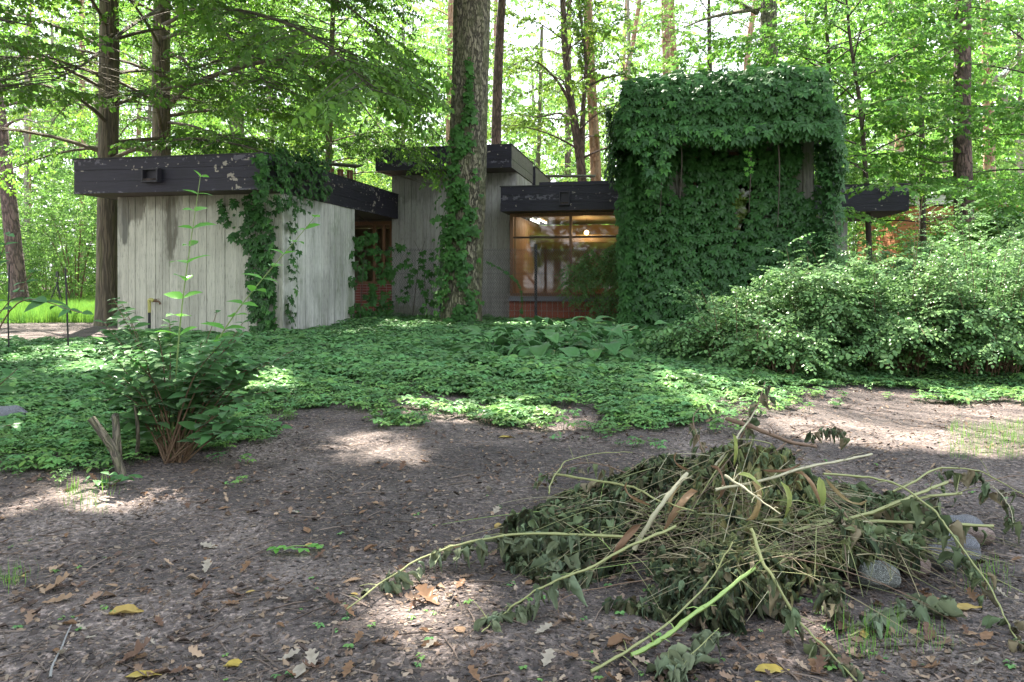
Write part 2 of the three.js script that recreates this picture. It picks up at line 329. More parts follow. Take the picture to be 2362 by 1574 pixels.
// ---------------------------------------------------------------- the ground
// where the undergrowth begins, in the photograph's columns
const EDGE = [[-900, 1130], [0, 1105], [160, 1100], [300, 1085], [480, 1075], [600, 1040], [660, 1000], [800, 985], [1000, 1008], [1150, 985], [1300, 985], [1450, 1005], [1600, 985], [1780, 968], [1850, 925], [1960, 912], [2362, 935], [3200, 930]];
function edgeDistance(x, z) {                                       // how far behind that line a place lies
  const px = CX + x / -z * F;
  let k = 1; while (k < EDGE.length - 1 && EDGE[k][0] < px) k++;
  const [a, ya] = EDGE[k - 1], [b, yb] = EDGE[k], py = lerp(ya, yb, clamp((px - a) / (b - a)));
  return -z - gd(py);
}
{
  const b = new MB(), zs = [], xs = [];
  for (let d = -40; d < -2; d += 4) zs.push(-d);
  for (let d = -2; d < 1.8; d += 0.4) zs.push(-d);
  for (let d = 1.8; d < 10; d += 0.06) zs.push(-d);
  for (let d = 10; d < 40; d *= 1.03) zs.push(-d);
  for (let d = 40; d < 420; d *= 1.2) zs.push(-d);
  for (let x = -4; x <= 4.001; x += 0.06) xs.push(x);
  for (let x = 4.15; x < 14; x *= 1.025) { xs.push(x); xs.unshift(-x); }
  for (let x = 14.5; x < 420; x *= 1.22) { xs.push(x); xs.unshift(-x); }
  for (const z of zs) for (const x of xs) {
    const sand = smooth(0.5, 0.66, fbm(x * 0.45 + 31, z * 0.45 + 7, 61, 4));
    const damp = smooth(0.5, 0.66, fbm(x * 0.9 + 3, z * 0.9 + 77, 67, 4)), k = 1.2 + 0.4 * sand - 0.32 * damp;
    b.v(x, gh(x, z), z, x / 3.1, -z / 3.1, k, k * 0.99, k * 0.975);
  }
  const n = xs.length;
  for (let j = 0; j < zs.length - 1; j++) for (let i = 0; i < n - 1; i++) { const a = j * n + i; b.quad(a, a + 1, a + n + 1, a + n); }
  const g = b.build('ground', M.soil, scene, 'structure');
  g.userData.label = 'dark bare forest soil with crumbs of litter';
}

// ---------------------------------------------------------------- the house: low concrete blocks under dark violet roof slabs
const TURN = -11 * Math.PI / 180;
const house = thing('concrete_house', 'low board-marked concrete house with dark violet roof slabs and overgrown blocks', 'house', [-4.72, 0, -15.56], TURN);
house.updateMatrixWorld(true);
const inHouse = (u, y, v) => V3(u, y, -v).applyMatrix4(house.matrixWorld);
const bx = (b, u0, u1, y0, y1, v0, v1) => b.box(u0, u1, y0, y1, -v1, -v0);
{
  const concreteTex = (w, h, seed, tone, stains = [], moss = 0) => {
    const W = Math.min(1400, Math.round(w * 230)), H = Math.min(1000, Math.round(h * 230));
    const t = tex(W, H, (u, v) => {
      const x = u * w, y = v * h, board = Math.floor(x / 0.19 + fbm(x * 2, 1, seed + 60, 2) * 0.4);
      const streak = fbm(x * 26 + seed, y * 0.9, seed, 4), fine = fbm(x * 80, y * 9, seed + 5, 3), blot = fbm(x * 2.2, y * 1.1 + 9, seed + 9, 4), speck = vnoise(x * 150, y * 150, seed + 13);
      let k = 0.78 + 0.16 * hash(board, 3, seed) + (streak - 0.5) * 0.4 + (fine - 0.5) * 0.25 + (blot - 0.5) * 0.5;
      if (fine < 0.3) k *= 0.78; if (speck > 0.965) k *= 0.5;
      let c = [tone[0] * k, tone[1] * k, tone[2] * k];
      for (const [sx, sy, rx, ry, s, col] of stains) {
        const ragged = (fbm(x * 14, y * 4, seed + 31, 4) - 0.5) * 1.3, q = Math.hypot((x - sx) / rx, (y - sy) / ry) + ragged * 0.8;
        c = mix3(c, [col[0] * (0.7 + streak * 0.6), col[1] * (0.7 + streak * 0.6), col[2] * (0.7 + streak * 0.6)], s * (0.55 + 0.45 * smooth(0.35, 0.65, blot + (streak - 0.5))) * smooth(1.12, 0.7, q));
      }
      if (moss) c = mix3(c, [0.13, 0.19, 0.07], moss * smooth(0.42, 0.7, fbm(x * 3, y * 1.6, seed + 77, 5)) * smooth(0.35, 0.62, fbm(x * 20, y * 9, seed + 78, 3)));
      return c;
    });
    t.repeat.set(1 / w, 1 / h);
    return t;
  };
  const grain = tex(512, 512, (u, v) => 0.5 + (fbm(u * 60, v * 5, 3, 4, 60, 5) - 0.5) * 0.9 + (fbm(u * 120, v * 120, 6, 2, 120, 120) - 0.5) * 0.25, false);
  const concrete = (map) => std({ map, bumpMap: grain, bumpScale: 0.006, roughness: 0.93 });
  const grey = [0.1, 0.1, 0.085], dark = [0.06, 0.056, 0.045], brown = [0.12, 0.105, 0.075];
  // a wall whose face shows the boards of its formwork; x runs along it, y up, z out of it
  function boardWall(u, v, turn, w, y0, y1, mat, seed, width = 0.2, holes) {
    const core = new MB(), R = rng(seed);
    const bits = holes ? holes(w) : [[0, w, y0, y1]];
    for (const [a, c, d, e] of bits) core.box(a, c, d, e, -0.22, 0);
    const wall = core.build('wall', mat, house, undefined, false);
    wall.position.set(u, 0, -v); wall.rotation.y = turn;
    for (const [a, c, d, e] of bits) {
      for (let x = a; x < c - 0.01;) {
        const step = Math.min(c - x, width * (0.7 + R() * 0.6)), end = c - x - step < 0.06 ? c : x + step, proud = 0.012 + R() * 0.012, cut = e - d > 1.6 && R() < 0.25 ? d + (e - d) * (0.3 + R() * 0.5) : 0;
        for (const [s, t] of cut ? [[d, cut - 0.002], [cut + 0.003, e]] : [[d, e]]) part('concrete_board', new MB().box(x + 0.003, end - 0.006, s, t, 0, proud + (cut && s > d ? 0.003 : 0)).geo(false), mat, wall);
        x = end;
      }
    }
    return wall;
  }
  const Q = Math.PI / 2;
  // left block
  const leftTex = concreteTex(3.81, 3, 101, [0.53, 0.52, 0.43], [[0.14, 2.5, 0.17, 0.62, 0.9, grey], [0.42, 2.75, 0.26, 0.4, 0.8, [0.13, 0.12, 0.09]], [1.28, 2.3, 0.16, 0.85, 0.85, [0.09, 0.082, 0.06]], [1.05, 2.85, 0.5, 0.22, 0.6, brown], [2.5, 2.85, 0.9, 0.16, 0.5, brown], [0.05, 0.6, 0.07, 0.9, 0.35, grey]]);
  boardWall(-3.81, 0, 0, 3.81, 0, 2.92, concrete(leftTex), 201, 0.22);
  const sideTex = concreteTex(3.73, 3, 111, [0.62, 0.62, 0.57], [[1.1, 2.8, 0.7, 0.16, 0.5, grey], [2.6, 1.7, 0.5, 0.9, 0.4, grey], [3.4, 0.5, 0.28, 0.75, 0.5, [0.2, 0.24, 0.12]], [0.2, 0.25, 0.3, 0.35, 0.5, grey], [1.9, 0.9, 0.7, 0.5, 0.3, grey]], 0.3);
  boardWall(0.012, 0.02, Q, 3.7, 0, 2.92, concrete(sideTex), 202, 0.2);
  const plain = concrete(concreteTex(3.7, 4.2, 121, [0.4, 0.39, 0.36], [[0.6, 3.9, 1.2, 0.5, 0.5, dark], [2.5, 4.05, 1.4, 0.3, 0.5, dark], [0.3, 0.15, 0.6, 0.3, 0.6, [0.12, 0.15, 0.06]]]));
  boardWall(-3.81, 3.68, -Q, 3.65, 0, 2.92, plain, 203);
  boardWall(0.0, 3.73, Math.PI, 3.8, 0, 2.92, plain, 204);
  // tower behind the oak
  boardWall(-0.11, 6.87, 0, 3.7, -0.1, 4.19, plain, 205, 0.19);
  boardWall(3.6, 6.9, Q, 3.4, -0.1, 4.19, concrete(concreteTex(3.4, 4.3, 131, [0.42, 0.4, 0.35], [[0.3, 3.9, 0.5, 0.6, 0.4, brown]])), 206);
  boardWall(-0.122, 10.3, -Q, 3.4, -0.1, 4.19, plain, 207);
  part('wall', new MB().box(-0.1, 3.55, -0.1, 4.19, -10.4, -10.2).geo(false), plain, house);
  // overgrown tower, with a tall window in its face
  const mossy = concrete(concreteTex(3.7, 4.2, 141, [0.3, 0.29, 0.25], [[0.6, 2, 0.6, 1.5, 0.5, dark], [3, 2.5, 0.5, 1.4, 0.5, dark]], 0.5));
  boardWall(7.08, 2.54, 0, 3.7, 0, 4.19, mossy, 208, 0.2, (w) => [[0, 1.2, 0, 4.19], [2.7, w, 0, 4.19], [1.2, 2.7, 0, 1.0], [1.2, 2.7, 3.9, 4.19]]);
  boardWall(7.068, 5.85, -Q, 3.28, 0, 4.19, mossy, 209);
  boardWall(10.792, 2.57, Q, 3.6, 0, 4.19, mossy, 210);
  part('wall', new MB().box(7.1, 10.75, 0, 4.19, -6.2, -6.0).geo(false), mossy, house);
  // right-hand rear block
  boardWall(10.85, 7.4, 0, 1.7, 0, 2.92, plain, 211);
  boardWall(12.56, 7.42, Q, 3, 0, 2.92, plain, 212);

  // roof slabs: fascia boards all round, a thin felt cap on top
  const chipTex = (w, h, seed, chips) => {
    const t = tex(Math.min(1200, Math.round(w * 240)), Math.round(h * 240), (u, v) => {
      const x = u * w, y = v * h, s = fbm(x * 3, y * 60, seed, 4), b = fbm(x * 5, y * 5, seed + 4, 4), k = 0.75 + (s - 0.5) * 0.7 + (b - 0.5) * 0.5;
      let c = [0.018 * k, 0.0155 * k, 0.03 * k];
      if (chips) {
        const f = fbm(x * 11, y * 12, seed + 8, 5), place = smooth(0.5, 0.62, fbm(x * 0.9 + seed, y * 0.8, seed + 12, 2));
        if (f > 0.79 - chips * 0.09 * place) c = [0.33, 0.29, 0.24];
        const worn = fbm(x * 16, y * 20, seed + 20, 4) + 0.5 * fbm(x * 1.3, y * 3, seed + 23, 3);
        if (y < 0.22 * h && worn > 0.86) c = mix3(c, [0.16, 0.15, 0.18], 0.6);
      }
      return c;
    });
    t.repeat.set(1 / w, 1 / h);
    return t;
  };
  const paintGrain = tex(512, 256, (u, v) => 0.5 + (fbm(u * 6, v * 40, 9, 5, 6, 40) - 0.5) * 1.1, false);
  const paint = (map) => std({ map, bumpMap: paintGrain, bumpScale: 0.006, roughness: 0.62 });
  const felt = std({ color: rgb(0.05, 0.05, 0.05), roughness: 0.95, bumpMap: paintGrain, bumpScale: 0.01 });
  const under = std({ color: rgb(0.085, 0.07, 0.062), bumpMap: grain, bumpScale: 0.006 });
  const brownSide = paint((() => { const t = tex(512, 128, (u, v) => { const k = 0.7 + (fbm(u * 60, v * 3, 4, 4) - 0.3) * 0.9; return [0.11 * k, 0.095 * k, 0.085 * k]; }); t.repeat.set(0.3, 1.5); return t; })());
  function slab(u0, u1, v0, v1, yb, yt, seed, chips, { right = true, left = true, rows = 3, rightMat } = {}) {
    const roof = bx(new MB(), u0 + 0.03, u1 - 0.03, yb + 0.004, yt, v0 + 0.03, v1).build('roof', under, house, undefined, false), R = rng(seed);
    const mat = paint(chipTex(Math.max(u1 - u0, 3), yt - yb, seed, chips)), cuts = [0]; 
    for (let k = 1; k < rows; k++) cuts.push(k / rows + (R() - 0.5) * 0.08);
    cuts.push(1);
    for (let k = 0; k < rows; k++) {
      const a = lerp(yb, yt, cuts[k]) + (k ? 0.0025 : 0), c = lerp(yb, yt, cuts[k + 1]) - 0.0025, p = R() * 0.012;
      part('fascia_board', bx(new MB(), u0, u1, a, c, v0 - p, v0 + 0.03).geo(false), mat, roof);
      if (right) part('fascia_board', bx(new MB(), u1 - 0.03, u1 + p, a, c, v0 + 0.031, v1).geo(false), rightMat ?? mat, roof);
      if (left) part('fascia_board', bx(new MB(), u0 - p, u0 + 0.03, a, c, v0 + 0.031, v1).geo(false), mat, roof);
    }
    const cap = new MB(), e = 0.025; bx(cap, u0 - e, u1 + e, yt + 0.001, yt + 0.022, v0 - e, v1 + e);
    part('roof_felt', cap.geo(false), felt, roof);
    return roof;
  }
  slab(-4.24, 0.06, -0.75, 7.0, 2.92, 3.62, 301, 1);
  slab(-0.25, 3.65, 5.87, 9.46, 4.195, 4.81, 302, 0.35, { rightMat: brownSide });
  slab(0.2, 3.72, 9.5, 13.0, 4.1, 4.72, 303, 0, { rightMat: brownSide });
  slab(3.5, 7.05, 5.17, 10.6, 2.935, 3.58, 304, 0.15, { right: false });
  part('roof_kerb', bx(new MB(), 4.3, 7.0, 3.6, 3.86, 6.6, 6.8).geo(false), paint(chipTex(3, 0.3, 311, 0)), house);
  slab(6.95, 10.9, 1.6, 6.3, 4.195, 4.6, 305, 0.2);
  slab(10.83, 13.9, 6.7, 10.6, 2.92, 3.6, 306, 0.2);
  // rain spouts that stick out of the fascias
  function spout(u, v, y, w, h, out) {
    const s = new MB(), t = 0.028;
    bx(s, u - w / 2, u + w / 2, y - h / 2, y - h / 2 + t, v - out, v); bx(s, u - w / 2, u + w / 2, y + h / 2 - t, y + h / 2, v - out * 0.7, v);
    bx(s, u - w / 2, u - w / 2 + t, y - h / 2 + t, y + h / 2 - t, v - out * 0.85, v); bx(s, u + w / 2 - t, u + w / 2, y - h / 2 + t, y + h / 2 - t, v - out * 0.85, v);
    bx(s, u - w / 2 + t, u + w / 2 - t, y - h / 2 + t, y + h / 2 - t, v - 0.02, v - 0.016);
    s.build('rain_spout', std({ color: rgb(0.025, 0.022, 0.03), roughness: 0.6 }), house, undefined, false);
    part('dead_leaves', bx(new MB(), u - w / 2 + t, u + w / 2 - t, y - h / 2 + t, y - h / 2 + t + 0.05, v - out * 0.8, v - 0.03).geo(false), M.soil, house);
  }
  spout(-2.39, -0.77, 3.24, 0.36, 0.28, 0.16);
  spout(1.35, 5.86, 4.55, 0.3, 0.28, 0.16);
  spout(5.2, 5.16, 3.24, 0.27, 0.36, 0.14);

  // vent pipes under a cover plate, on two roofs
  const rust = std({ color: rgb(0.17, 0.075, 0.045), roughness: 0.9, bumpMap: grain, bumpScale: 0.003 }), pale = std({ color: rgb(0.3, 0.24, 0.17), roughness: 0.9 }), plate = std({ color: rgb(0.19, 0.2, 0.15), roughness: 0.8, bumpMap: grain, bumpScale: 0.01 });
  function vents(u, v, du, dv, n, y0, top, r, plateTop, mat) {
    for (let k = 0; k < n; k++) {
      const pts = [V2(r * 0.82, y0), V2(r, y0), V2(r, top - 0.04), V2(r * 1.08, top - 0.035), V2(r * 1.08, top), V2(r * 0.8, top), V2(r * 0.78, top - 0.12), V2(0.001, top - 0.13)];
      const o = part('vent_pipe', new THREE.LatheGeometry(pts, 20), mat, house); o.position.set(u + du * k, 0, -(v + dv * k));
      if (mat === rust) { const s = part('pipe_seam', new MB().box(-0.012, 0.012, y0, top - 0.05, r - 0.003, r + 0.006).geo(false), pale, o); s.rotation.y = 0.3; }
    }
    const L = Math.hypot(du, dv) * (n - 1), o = part('vent_cover', new THREE.BoxGeometry(L + 0.55, 0.035, 0.42, 1, 1, 1), plate, house);
    o.position.set(u + du * (n - 1) / 2, plateTop, -(v + dv * (n - 1) / 2)); o.rotation.y = Math.atan2(dv, du);
    const f = new MB(); for (const s of [-1, 1]) f.box(s * (L / 2 + 0.14) - 0.012, s * (L / 2 + 0.14) + 0.012, y0 - plateTop, -0.018, -0.012, 0.012);
    part('bracket', f.geo(false), rust, o);
  }
  const V2 = (x, y) => new THREE.Vector2(x, y);
  vents(-0.71, 3.36, 0.177, 0.18, 4, 3.62, 3.94, 0.075, 4.06, rust);
  vents(4.49, 8.45, 0.31, 0.06, 4, 3.58, 4.06, 0.11, 4.27, std({ color: rgb(0.09, 0.06, 0.05) }));

  // window with its tiled parapet, and the room behind it
  const wood = (() => { const t = tex(256, 512, (u, v) => { const k = 0.7 + (fbm(u * 30, v * 3, 12, 4, 30, 3) - 0.3) * 0.8; return [0.21 * k, 0.105 * k, 0.05 * k]; }); t.repeat.set(3, 1); return std({ map: t, roughness: 0.6 }); })();
  const pane = new THREE.MeshPhysicalMaterial({ color: rgb(0.93, 0.95, 0.93), roughness: 0.03, transmission: 1, thickness: 0 });
  function windowAt(u0, u1, y0, y1, v, ups, rails, fw = 0.09, glass = true) {
    const f = new MB();
    bx(f, u0, u1, y0, y0 + fw * 0.8, v - 0.05, v + 0.07); bx(f, u0, u1, y1 - fw, y1, v - 0.05, v + 0.07);
    bx(f, u0, u0 + fw, y0 + fw * 0.8, y1 - fw, v - 0.048, v + 0.068); bx(f, u1 - fw, u1, y0 + fw * 0.8, y1 - fw, v - 0.048, v + 0.068);
    const w = f.build('window', wood, house, undefined, false), U = [u0 + fw, ...ups, u1 - fw], Y = [y0 + fw * 0.8, ...rails, y1 - fw];
    for (const x of ups) part('mullion', bx(new MB(), x - 0.035, x + 0.035, Y[0], Y[Y.length - 1], v - 0.04, v + 0.055).geo(false), wood, w);
    for (let a = 0; a < U.length - 1; a++) for (const y of rails) part('transom', bx(new MB(), U[a] + (a ? 0.035 : 0), U[a + 1] - (a < U.length - 2 ? 0.035 : 0), y - 0.025, y + 0.025, v - 0.036, v + 0.05).geo(false), std({ color: rgb(0.05, 0.035, 0.025) }), w);
    if (glass) for (let a = 0; a < U.length - 1; a++) for (let c = 0; c < Y.length - 1; c++) part('pane', bx(new MB(), U[a] + 0.01, U[a + 1] - 0.01, Y[c] + 0.01, Y[c + 1] - 0.01, v + 0.004, v + 0.005).geo(false), pane, w);
    return w;
  }
  windowAt(3.62, 6.98, 0.7, 2.93, 5.87, [5.27], [2.28]);
  part('window_sill', bx(new MB(), 3.6, 7.0, 0.56, 0.69, 5.7, 5.95).geo(false), std({ color: rgb(0.25, 0.24, 0.27), roughness: 0.8, bumpMap: grain, bumpScale: 0.01 }), house);
  // tiles standing upright in two rows, with pale joints
  function tiles(u0, u1, y0, y1, v, cols, rows, r, g, b2, seed) {
    const wall = bx(new MB(), u0, u1, y0, y1, v + 0.012, v + 0.25).build('tiled_wall', std({ color: rgb(0.4, 0.36, 0.33) }), house, undefined, false), R = rng(seed), w = (u1 - u0) / cols, h = (y1 - y0) / rows;
    const mats = [0.85, 1, 1.12].map((k) => std({ color: rgb(r * k, g * k, b2 * k), roughness: 0.75, bumpMap: grain, bumpScale: 0.004 }));
    for (let i = 0; i < cols; i++) for (let j = 0; j < rows; j++) part('tile', bx(new MB(), u0 + i * w + 0.007, u0 + (i + 1) * w - 0.007, y0 + j * h + 0.006, y0 + (j + 1) * h - 0.006, v + R() * 0.005, v + 0.012).geo(false), mats[Math.floor(R() * 3)], wall);
  }
  tiles(3.6, 7.0, 0.03, 0.56, 5.8, 23, 2, 0.4, 0.105, 0.05, 5);
  part('plinth', bx(new MB(), 3.55, 7.05, -0.2, 0.03, 5.74, 6.1).geo(false), plain, house);
  const room = std({ color: rgb(0.24, 0.15, 0.075), roughness: 0.75 }), boards = std({ color: rgb(0.24, 0.15, 0.08), roughness: 0.7 });
  part('room_floor', bx(new MB(), 3.7, 7.0, -0.1, 0.08, 6.1, 11).geo(false), std({ color: rgb(0.12, 0.08, 0.05), roughness: 0.5 }), house);
  part('room_wall', bx(new MB(), 3.3, 7.05, 0.08, 2.92, 10.6, 10.8).geo(false), room, house);
  { const w = bx(new MB(), 3.64, 3.7, 0.08, 2.92, 6.1, 10.6).build('room_wall', boards, house, undefined, false), R = rng(9); for (let v = 6.15; v < 10.5; v += 0.14) part('wall_plank', bx(new MB(), 3.7, 3.712 + R() * 0.006, 0.08, 2.9, v, v + 0.132).geo(false), boards, w); }
  part('room_wall', bx(new MB(), 7.0, 7.06, 0.08, 2.92, 6.22, 10.6).geo(false), room, house);
  part('ceiling_beam', bx(new MB(), 3.72, 6.98, 2.26, 2.48, 8.4, 8.55).geo(false), std({ color: rgb(0.06, 0.045, 0.035) }), house);
  // small window in the corner between the blocks, brick below it
  windowAt(-1.75, -0.13, 1.0, 2.86, 7.0, [-0.72, -0.42], [2.0], 0.1);
  part('lintel', bx(new MB(), -3.8, -0.13, 2.862, 2.92, 6.95, 7.2).geo(false), under, house);
  part('wall', bx(new MB(), -3.8, -1.76, 0, 2.86, 7.0, 7.2).geo(false), plain, house);
  tiles(-1.75, -0.13, 0.02, 0.99, 6.95, 8, 12, 0.21, 0.05, 0.035, 8);
  { const b = new MB(); bx(b, -3.8, -1.2, 0, 2.9, 10.6, 10.75); bx(b, -1.2, -0.15, 0, 1.2, 10.6, 10.75); bx(b, -1.2, -0.15, 2.6, 2.9, 10.6, 10.75); bx(b, -3.9, -3.8, 0, 2.9, 7.2, 10.75); bx(b, -3.8, -0.2, -0.05, 0.05, 7.2, 10.6); bx(b, -4.2, -0.26, 2.922, 3.2, 7.03, 10.9); b.build('rear_room', std({ color: rgb(0.2, 0.14, 0.09) }), house, undefined, false); }
  // tall window of the overgrown tower
  windowAt(8.28, 9.78, 1.0, 3.9, 2.62, [8.78], [3.25], 0.11);
  part('tower_room', (() => { const b = new MB(); bx(b, 7.3, 10.6, 0.01, 0.1, 2.8, 6); bx(b, 7.3, 7.35, 0.1, 4.18, 2.8, 5.98); bx(b, 7.3, 10.6, 0.1, 4.18, 5.0, 5.1); return b.geo(false); })(), std({ color: rgb(0.16, 0.11, 0.07) }), house);

  // lamps inside the room
  const bulbAt = at(1353, 537, 22.4), fit = new MB();
  const lamp = thing('pendant_bulb', 'glowing warm light bulb hanging inside the large window', 'light bulb', bulbAt);
  part('bulb', new THREE.SphereGeometry(0.065, 20, 14), new THREE.MeshStandardMaterial({ color: 0xffffff, emissive: rgb(1, 0.62, 0.26), emissiveIntensity: 5 }), lamp);
  fit.tube([V3(0, 0.055, 0), V3(0, 0.13, 0)], () => 0.025, 10); fit.tube([V3(0, 0.13, 0), V3(0, 2.93 - bulbAt.y, 0)], () => 0.005, 5);
  fit.build('cord', M.twig, lamp);
  const glow = new THREE.PointLight(new THREE.Color(1, 0.56, 0.2), 1.0); glow.castShadow = true; glow.shadow.radius = 3; glow.position.set(0, 0, 0); lamp.add(glow);
  for (const [k, u] of [[0, 4.02], [1, 4.24]]) {
    const t = thing('fluorescent_tube', k ? 'right one of two lit fluorescent tubes on the ceiling behind the window' : 'left one of two lit fluorescent tubes on the ceiling behind the window', 'lamp', inHouse(u, 2.84, 7.6), TURN, 'fluorescent tubes');
    const g = new THREE.CylinderGeometry(0.018, 0.018, 1.5, 12); g.rotateX(Math.PI / 2);
    part('tube', g, new THREE.MeshStandardMaterial({ color: 0xffffff, emissive: rgb(1, 0.96, 0.86), emissiveIntensity: 1.6 }), t);
    part('batten', new MB().box(-0.03, 0.03, 0.03, 0.075, -0.77, 0.77).geo(false), std({ color: rgb(0.6, 0.6, 0.58) }), t);
    const a = new THREE.RectAreaLight(new THREE.Color(1, 0.95, 0.85), 1.6, 0.036, 1.5); a.rotation.x = -Math.PI / 2; a.position.y = -0.022; t.add(a);
  }

  // brick outbuilding far right
  const o = at(2072, 640, 31), brick = thing('brick_outbuilding', 'small orange brick building with pale roof edge behind the dark pine', 'building', [o.x, 0, o.z], -0.12), R = rng(77);
  const bm = [0.85, 1, 1.15].map((k) => std({ color: rgb(0.5 * k, 0.19 * k, 0.085 * k), roughness: 0.85 }));
  part('wall', new MB().box(0.02, 7, 0, 4.1, -5, -0.02).geo(false), std({ color: rgb(0.3, 0.2, 0.15) }), brick);
  for (let k = 0; k < 45; k++) { const y = 0.05 + k * 0.09; part('brick_course', new MB().box(0, 7.02, y, y + 0.074, -5.02, 0.004 * R()).geo(false), bm[k % 3], brick); }
  part('door_lintel', new MB().box(1.2, 2.4, 3.5, 3.75, 0.005, 0.06).geo(false), std({ color: rgb(0.2, 0.06, 0.04) }), brick);
  part('roof', new MB().box(-0.25, 7.3, 4.14, 4.5, -5.3, 0.3).geo(false), std({ color: rgb(0.6, 0.58, 0.55) }), brick);

  // chain-link fence before the house
  const fence = thing('chain_link_fence', 'chain-link fence on thin black posts before the tower and window', 'fence', at(905, 740, 19.6).setY(0));
  const FW = 5.95, FH = 1.98, p = 0.062, wire = new MB(), iron = std({ color: rgb(0.02, 0.02, 0.022), roughness: 0.6 }), zinc = std({ color: rgb(0.14, 0.13, 0.15), roughness: 0.5, metalness: 0.2 });
  for (let k = 0; k * p < FW; k++) {
    const pts = []; for (let j = 0; j * p < FH; j++) pts.push(V3(k * p + (j % 2 ? p : 0), 0.02 + j * p, (j % 2 ? 0.005 : -0.005)));
    wire.tube(pts, () => 0.009, 3);
  }
  wire.build('mesh', zinc, fence, 'stuff', false);
  for (const y of [0.1, 0.7, 1.3, 1.9]) part('tension_wire', new MB().tube([V3(0, y, 0.012), V3(FW, y, 0.012)], () => 0.0028, 4).geo(), zinc, fence);
  for (const px of [1017, 1236, 1460]) { const x = (px - 905) / F * 19.6; const b = new MB().box(x - 0.035, x + 0.035, -0.2, 2.06, -0.05, -0.012); part('post', b.geo(false), iron, fence); }
}

// ---------------------------------------------------------------- trees
const local = new THREE.Vector3();
function blocked(p) {                                               // inside the blocks of the house or below the ground
  local.copy(p); house.worldToLocal(local);
  const u = local.x, v = -local.z, y = p.y;
  return y < 0.02 || (v > -1 && v < 11 && ((u > -4.5 && u < 0.3 && y < 3.75) || (u > -0.5 && u < 3.9 && v > 5.6 && y < 5) || (u > 3.4 && u < 7.2 && v > 5 && y < 3.75) || (u > 6.7 && u < 11.2 && v > 1.3 && v < 6.5 && y < 5.0) || (u > 10.7 && u < 14 && v > 6.5 && y < 3.7)));
}
const VIEW = (p, m = 60) => { if (p.z > -1) return false; const [x, y] = pixel(p); return x > -m && x < PW + m && y > -m && y < PH + m; };
